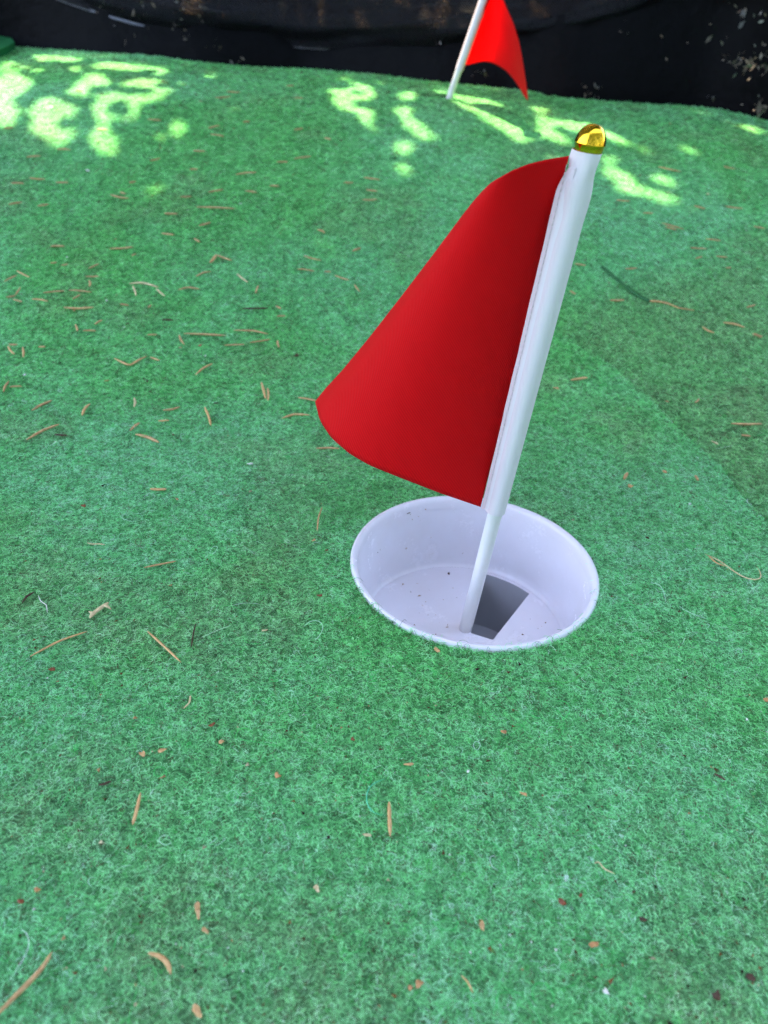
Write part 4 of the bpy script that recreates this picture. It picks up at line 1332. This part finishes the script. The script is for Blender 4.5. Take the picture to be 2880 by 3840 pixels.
# --- flakes, scales, chips
strand('wood_chip', [(393, 478), (402, 462), (430, 440), (455, 422), (474, 410)], Q5, M_dry['pale'], 'pale forked wood chip on the left turf above the long straight tan needle', 'wood chip', r=.0010, flat=.5, lift=.002)
chip_ = [o for o in C.objects if o.get('category') == 'wood chip'][-1]
_pf = on_ground(to_src([(452, 424), (468, 428), (484, 441)], Q5)) + np.array([0, 0, .0024])
v_, f_ = tube(_pf, [.0009, .0007, .0002], 6, .6)
under(obj('fork', pydata('fork', v_, f_), M_dry['pale']), chip_)
_pf = on_ground(to_src([(408, 456), (396, 454), (388, 450)], Q5)) + np.array([0, 0, .0024])
v_, f_ = tube(_pf, [.0008, .0006, .0002], 6, .6)
under(obj('fork', pydata('fork', v_, f_), M_dry['pale']), chip_)
for c_, crop, sz, m, name, lab_, cat, el, an in [
    ((853, 1062), Q7, .0013, 'tan', 'leaf_scale', 'pale oval scale lying at the bottom edge of the picture', 'leaf scale', 1.9, -.5),
    ((516, 179), Q8, .0011, 'orange', 'bud_curl', 'orange brown curled bud scale in front of the cup', 'bud scale', 1.4, 0),
    ((1648, 42), Q8, .0013, 'orange', 'bark_flake', 'orange flake cut by the right edge of the picture', 'flake', 1.5, 0),
    ((602, 447), Q8, .0009, 'tan', 'leaf_scale', 'small tan scale on the turf right of the thick orange needle', 'leaf scale', 1.7, -.6),
    ((106, 320), Q8, .0008, 'tan', 'wood_chip', 'small level tan chip above the thick orange needle', 'wood chip', 2.6, 0),
    ((420, 1015), Q8, .0009, 'brown', 'bark_flake', 'narrow brown flake on the front turf above the orange crumbs', 'flake', 2.6, -1.3),
    ((900, 1097), Q8, .0012, 'orange', 'bark_flake', 'ragged orange brown flake on the right front turf', 'flake', 1.6, .1),
    ((152, 1268), Q8, .0012, 'orange', 'bark_flake', 'larger orange crumb at the bottom right of the pale oval scale', 'flake', 1.4, 1.0),
    ((114, 1285), Q8, .0008, 'orange', 'bark_flake', 'smaller orange crumb at the left of the larger orange one', 'flake', 1.3, .8),
    ((954, 1300), Q8, .0009, 'white', 'white_chip', 'small white chip near the bottom right of the picture', 'chip', 1.4, -1.0),
    ((361, 350), Q8, .0007, 'white', 'white_chip', 'small white chip in front of the cup', 'chip', 1.1, .3),
    ((765, 914), Q8, .0012, 'red', 'bud_curl', 'dark red brown curled scale on the right front turf', 'bud scale', 1.6, -.8),
    ((845, 884), Q8, .0007, 'red', 'bark_flake', 'small red flake right of the dark red brown curl', 'flake', 1.2, .2),
    ((1113, 988), Q8, .0010, 'dark', 'bark_flake', 'dark flake on the right front turf beside the pale curl', 'flake', 1.6, -.3),
    ((1430, 1318), Q8, .0014, 'dark', 'bark_flake', 'blurred dark flake in the lower right corner', 'flake', 1.5, .3),
    ((1575, 1240), Q8, .0013, 'dark', 'bark_flake', 'blurred dark purple flake above the lower right corner flake', 'flake', 1.6, -.7),
    ((618, 1058), Q5, .0011, 'tan', 'wood_chip', 'left one of two tan chips side by side on the front turf', 'wood chip', 1.7, -1.0),
    ((703, 1043), Q5, .0009, 'tan', 'wood_chip', 'right pointed one of two tan chips side by side on the front turf', 'wood chip', 2.5, .8),
    ((957, 1007), Q5, .0010, 'tan', 'wood_chip', 'curled tan chip on the turf below the cup', 'wood chip', 1.4, .6),
    ((228, 692), Q5, .0011, 'red', 'bark_flake', 'red brown flake under the long straight tan needle', 'flake', 1.8, -.4),
    ((1523, 995), Q5, .0009, 'red', 'bark_flake', 'square red brown flake in front of the cup', 'flake', 1.1, 0),
    ((738, 328), Q5, .0007, 'orange', 'bud_scale', 'small orange scale below the reddish pointed needle', 'bud scale', 1.3, .3),
    ((916, 932), Q5, .0010, 'red', 'bud_scale', 'dark red pointed scale left of the square red brown flake', 'bud scale', 1.6, .7),
    ((586, 902), Q5, .0008, 'orange', 'bud_scale', 'yellow orange scale on the left front turf', 'bud scale', 1.2, .3),
    ((1145, 523), Q5, .0008, 'pale', 'wood_chip', 'small pale chip left of the cup rim', 'wood chip', 2.0, .6),
    ((1355, 133), Q5, .0009, 'brown', 'bark_flake', 'small brown flake under the curved needle by the cup rim', 'flake', 1.8, .7),
    ((1410, 176), Q5, .0008, 'red', 'bark_flake', 'red flake close to the left of the cup rim', 'flake', 1.3, 0),
    ((1380, 372), Q5, .0010, 'red', 'bark_flake', 'red brown crumbs sunk in the turf left of the cup', 'flake', 1.9, 0),
    ((1200, 48), Q7, .0012, 'orange', 'bud_curl', 'amber yellow spiky bud scale on the front turf', 'bud scale', 1.3, .4),
    ((855, 625), Q7, .0012, 'brown', 'bark_flake', 'long pale brown flake on the front turf above the hooked strip', 'flake', 2.5, -1.3),
    ((886, 714), Q7, .0010, 'brown', 'bark_flake', 'pinkish brown flake just in front of the long pale brown flake', 'flake', 1.4, -.9),
    ((1585, 302), Q7, .0008, 'pale', 'wood_chip', 'pale chip on the turf below the teal fibre loop', 'wood chip', 2.4, -.2),
    ((1369, 532), Q7, .0010, 'pale', 'wood_chip', 'blurred pale chip left of the orange crumbs', 'wood chip', 1.6, -1.0),
    ((165, 540), Q7, .0009, 'orange', 'bud_scale', 'blurred orange scale above the long bent brown twig', 'bud scale', 1.5, .2),
    ((95, 590), Q7, .0010, 'red', 'bark_flake', 'blurred pinkish flake near the left edge above the long twig', 'flake', 1.3, .5),
    ((1612, 352), Q4, .0022, 'brown', 'bark_flake', 'wide curled brown flake near the right edge beyond the seam', 'flake', 1.9, -1.0),
    ((1218, 637), Q4, .0011, 'orange', 'bark_flake', 'round orange chip on the duller turf right of the seam', 'flake', 1.1, 0),
    ((743, 580), Q4, .0012, 'tan', 'wood_chip', 'tan chip next to the near flag pole below the level tan needle', 'wood chip', 1.6, -.5),
    ((1426, 815), Q4, .0012, 'pale', 'wood_chip', 'pale chip right of the seam below the straight brown needle', 'wood chip', 2.0, -1.1),
    ((1062, 1004), Q4, .0013, 'tan', 'wood_chip', 'pale tan chip on the turf right behind the cup', 'wood chip', 1.5, .9),
    ((1280, 440), Q3, .0014, 'dark', 'bark_flake', 'dark brown flake left of the edge of the near flag', 'flake', 1.6, .4),
    ((780, 405), Q3, .0010, 'orange', 'bark_flake', 'orange crumb under the longest level needle', 'flake', 1.2, 0),
    ((864, 396), Q3, .0011, 'orange', 'bark_flake', 'second orange crumb right under the longest level needle', 'flake', 1.4, -.9),
    ((556, 300), Q3, .0009, 'dark', 'bark_flake', 'tiny black flake above the V shaped needle', 'flake', 1.4, .6),
    ((322, 245), Q3, .0009, 'orange', 'bark_flake', 'orange crumb under the level tan needle', 'flake', 1.2, 0),
    ((887, 440), Q3, .0007, 'white', 'white_chip', 'white speck right of the V shaped needle', 'chip', 1.2, 0),
    ((462, 201), Q3, .0007, 'white', 'white_chip', 'white speck left of the long pale arched needle', 'chip', 1.2, .3),
    ((108, 523), Q3, .0008, 'white', 'white_chip', 'white speck near the left edge among the needles', 'chip', 1.3, 0),
    ((1080, 908), Q3, .0009, 'white', 'white_chip', 'white chip below the lower left of the near flag', 'chip', 1.5, 0),
    ((638, 552), Q3, .0008, 'dark', 'bark_flake', 'upper black crumb of a pair in the middle of the left turf', 'flake', 1.2, 0),
    ((650, 596), Q3, .0008, 'dark', 'bark_flake', 'lower black crumb of a pair in the middle of the left turf', 'flake', 1.2, .4),
    ((933, 645), Q3, .0009, 'dark', 'bark_flake', 'dark flake above the needle that points to the front', 'flake', 1.5, -.4),
    ((462, 548), Q3, .0009, 'orange', 'bark_flake', 'orange flake left of the pair of black crumbs', 'flake', 1.6, .5),
    ((362, 1090), Q3, .0010, 'red', 'bark_flake', 'red brown flake below the short straight tan needle', 'flake', 1.5, -.5),
    ((767, 1062), Q3, .0007, 'orange', 'bark_flake', 'small orange crumb right of the short straight tan needle', 'flake', 1.2, 0),
    ((605, 895), Q6, .0009, 'tan', 'wood_chip', 'tan chip touching the front of the cup rim', 'wood chip', 2.2, -1.0),
    ((380, 745), Q1, .0016, 'white', 'white_chip', 'pale scrap far back between the two groups of sun patches', 'chip', 1.6, -.7),
    ((1040, 888), Q1, .0013, 'white', 'white_chip', 'white speck far back left of the near flag', 'chip', 1.2, 0),
]:
    flake(name, c_, crop, sz, M_dry[m], lab_, cat, None, el, an)

# --- pale flecks painted as glints on the netting, dry leaf scraps along its foot
def scatter_flecks(name, lst, dy, label, per, spread, size):
    V, Fc, CC = [], [], []
    for (px, py, q, wgt) in lst:
        src_ = to_src([(px, py)], q)[0]
        for k in range(max(1, int(per * wgt))):
            pp = src_ + rd.normal(0, 1, 2) * spread * (0 if per * wgt < 2 else 1) * np.array([1, .6]) * min(2.2, wgt ** .5)
            d = ray([pp])[0]
            x_ = d[0] / d[1] * 1.0
            P = CAM + d * ((float(y_edge(x_)) + dy + rd.uniform(-.004, .004)) / d[1])
            u = rd.normal(0, 1, 3); u /= np.linalg.norm(u)
            n_ = np.cross(u, rd.normal(0, 1, 3)); n_ /= np.linalg.norm(n_)
            w_ = np.cross(u, n_)
            s_ = size * math.exp(rd.normal(0, .45))
            o_ = len(V)
            V += [P - u * s_, P + n_ * s_ * .4 + w_ * s_ * .2, P + u * s_ * 1.1, P - n_ * s_ * .4 + w_ * s_ * .15]
            Fc += [(o_, o_ + 1, o_ + 2, o_ + 3)]
            c = np.array([(.42, .34, .25), (.30, .23, .16), (.5, .46, .42)][rd.integers(0, 3)]) * rd.uniform(.15, .6)
            CC += [(*c, 1)] * 4
    me = big_mesh(name, np.array(V), np.array(Fc), smooth=False)
    a_ = me.color_attributes.new('tint', 'FLOAT_COLOR', 'POINT')
    a_.data.foreach_set('color', np.array(CC, np.float32).ravel())
    o = obj(name, me, attr_color_mat(name, rough=.6, spec=.4))
    return tag(o, label, 'leaf scraps', kind='stuff')
scatter_flecks('net_glints', [(450, 12, Q1, 1), (480, 16, Q1, 1), (625, 15, Q1, 2), (690, 20, Q1, 2), (655, 30, Q1, 1), (750, 100, Q1, 2), (745, 125, Q1, 1), (680, 98, Q1, 1), (820, 157, Q1, 2), (880, 160, Q1, 1), (640, 122, Q1, 1), (495, 112, Q1, 1),
    (780, 10, Q1, 5), (850, 40, Q1, 4), (560, 50, Q1, 3), (610, 60, Q1, 3), (420, 40, Q1, 2), (800, 130, Q1, 2), (860, 90, Q1, 3), (60, 70, Q2, 3), (80, 165, Q2, 1), (40, 130, Q2, 2), (215, 185, Q2, 3), (345, 62, Q2, 2), (1020, 140, Q2, 2), (1040, 88, Q2, 1)],
    .036, 'pale flecks added where light glints in the netting', 1.6, 10, .0019)
scatter_flecks('foot_scraps', [(1545, 260, Q2, 9), (1610, 225, Q2, 8), (1580, 290, Q2, 9), (1640, 290, Q2, 6), (1500, 265, Q2, 3), (1450, 180, Q2, 2), (1310, 185, Q2, 1), (1410, 105, Q2, 1), (1200, 155, Q2, 1), (1410, 422, Q2, 2), (1630, 472, Q2, 7), (1600, 462, Q2, 4), (1560, 30, Q2, 4), (1600, 60, Q2, 4),
    (1530, 90, Q2, 2), (930, 220, Q1, 2), (925, 200, Q1, 2), (580, 155, Q1, 1), (540, 185, Q1, 1), (1220, 255, Q2, 1), (870, 390, Q2, 5), (920, 395, Q2, 3), (450, 320, Q2, 3), (380, 325, Q2, 1), (1000, 265, Q1, 2)],  # mostly leaf scraps; a few flecks at the left stand for glints
    .006, 'brownish scraps of dry leaf, some flecks for glints, along the dark foot of the netting', 1.7, 13, .0024)
# --- crumbs too many to count: one object
def crumbs(name, P, sizes, cols, parent=None):
    V, Fc, CC = [], [], []
    base = np.array([(1, 0, 0), (-.6, .8, 0), (-.5, -.9, 0), (0, 0, 1), (.1, .1, -.5)])
    fs = [(0, 1, 3), (1, 2, 3), (2, 0, 3), (1, 0, 4), (2, 1, 4), (0, 2, 4)]
    for p, s_, c in zip(P, sizes, cols):
        q = rd.uniform(0, 6.28)
        R_ = np.array([[math.cos(q), -math.sin(q), 0], [math.sin(q), math.cos(q), 0], [0, 0, 1]])
        b_ = base * rd.uniform(.6, 1.5, (5, 3)) * np.array([rd.uniform(.8, 2.2), 1, .6])
        o_ = len(V)
        V += list(p + s_ * (b_ @ R_.T))
        Fc += [tuple(i + o_ for i in f) for f in fs]
        CC += [(*c, 1)] * 5
    me = big_mesh(name, np.array(V), np.array(Fc), smooth=False)
    a_ = me.color_attributes.new('tint', 'FLOAT_COLOR', 'POINT')
    a_.data.foreach_set('color', np.array(CC, np.float32).ravel())
    return obj(name, me, M_crumb, parent)
M_crumb = attr_color_mat('crumb', rough=.8, spec=.2)
pal = np.array([(.10, .045, .02), (.035, .02, .015), (.22, .10, .035), (.42, .26, .12), (.55, .45, .28), (.72, .70, .66), (.20, .06, .03)])
nc = 2600
u_, v2 = rd.uniform(-60, 2940, nc), 250 + 3650 * rd.random(nc)
Pc = on_ground(np.stack([u_, v2], -1))
k = (np.hypot(Pc[:, 0] - CUP_X, Pc[:, 1] - CUP_Y) > .057) & (Pc[:, 1] < y_edge(Pc[:, 0]) - .004)
Pc = Pc[k]
Pc[:, 2] = z_ground(Pc[:, 0], Pc[:, 1]) + .0012
sz = np.minimum(.0007, np.exp(rd.normal(math.log(.00024), .45, len(Pc)))) * (1 + 1.6 * sstep(.4, .9, Pc[:, 1]))
pi = rd.choice(len(pal), len(Pc), p=[.33, .22, .17, .11, .06, .05, .06])
o = crumbs('crumbs', Pc, sz, pal[pi] * rd.uniform(.7, 1.2, (len(Pc), 1)))
tag(o, 'tiny crumbs of bark, soil and straw strewn over the green turf', 'crumbs', kind='stuff')

# dirt in the cup
def in_cup(px):
    d = ray(px)
    out = []
    for r_ in d:
        hit = None
        for t in np.linspace(.25, .45, 1600):
            p = CAM + r_ * t
            rad_w = .0512 - .0032 * min(1, max(0, (-.003 - p[2]) / .0325))
            if p[2] < -.003 and np.hypot(p[0] - CUP_X, p[1] - CUP_Y) > rad_w - .0002:
                hit = p; break
            if p[2] < FZ + .0002:
                hit = p; break
        if hit is not None:
            out.append(hit)
    return np.array(out)
sp = [(455, 165), (470, 178), (488, 160), (520, 210), (536, 158), (545, 150), (478, 205), (510, 190), (300, 375), (312, 362), (738, 380), (742, 376), (575, 298), (448, 355), (600, 200), (430, 540), (425, 548), (505, 536), (515, 600),
      (548, 632), (566, 570), (530, 650), (515, 690), (490, 750), (660, 762), (662, 750), (600, 700), (640, 620), (690, 560), (710, 610), (600, 800), (1130, 770), (1150, 760), (1130, 630), (1170, 740), (1090, 720), (925, 550), (1210, 700), (1050, 800), (470, 580), (560, 700), (620, 740), (660, 830)]
Pc = in_cup(to_src(sp, Q6))
o = crumbs('cup_dirt', Pc, np.exp(rd.normal(math.log(.00028), .4, len(Pc))), pal[rd.choice([0, 2, 3, 3, 2], len(Pc))])
tag(o, 'brown specks of dirt on the inside of the white cup', 'dirt', kind='stuff')
Ps = in_cup(to_src([(667, 488)], Q6))[0]
bm = bmesh.new()
bmesh.ops.create_icosphere(bm, subdivisions=2, radius=.0006)
for v in bm.verts:
    v.co.y *= 1.7 + .5 * math.sin(v.co.x * 5000)
    v.co.z *= .6
me = bpy.data.meshes.new('seed')
bm.to_mesh(me)
bm.free()
o = obj('seed', me, M_dry['dark'])
o.location = tuple(Ps + np.array([0, 0, .0005]))
tag(o, 'dark seed lying on the floor of the white cup', 'seed')
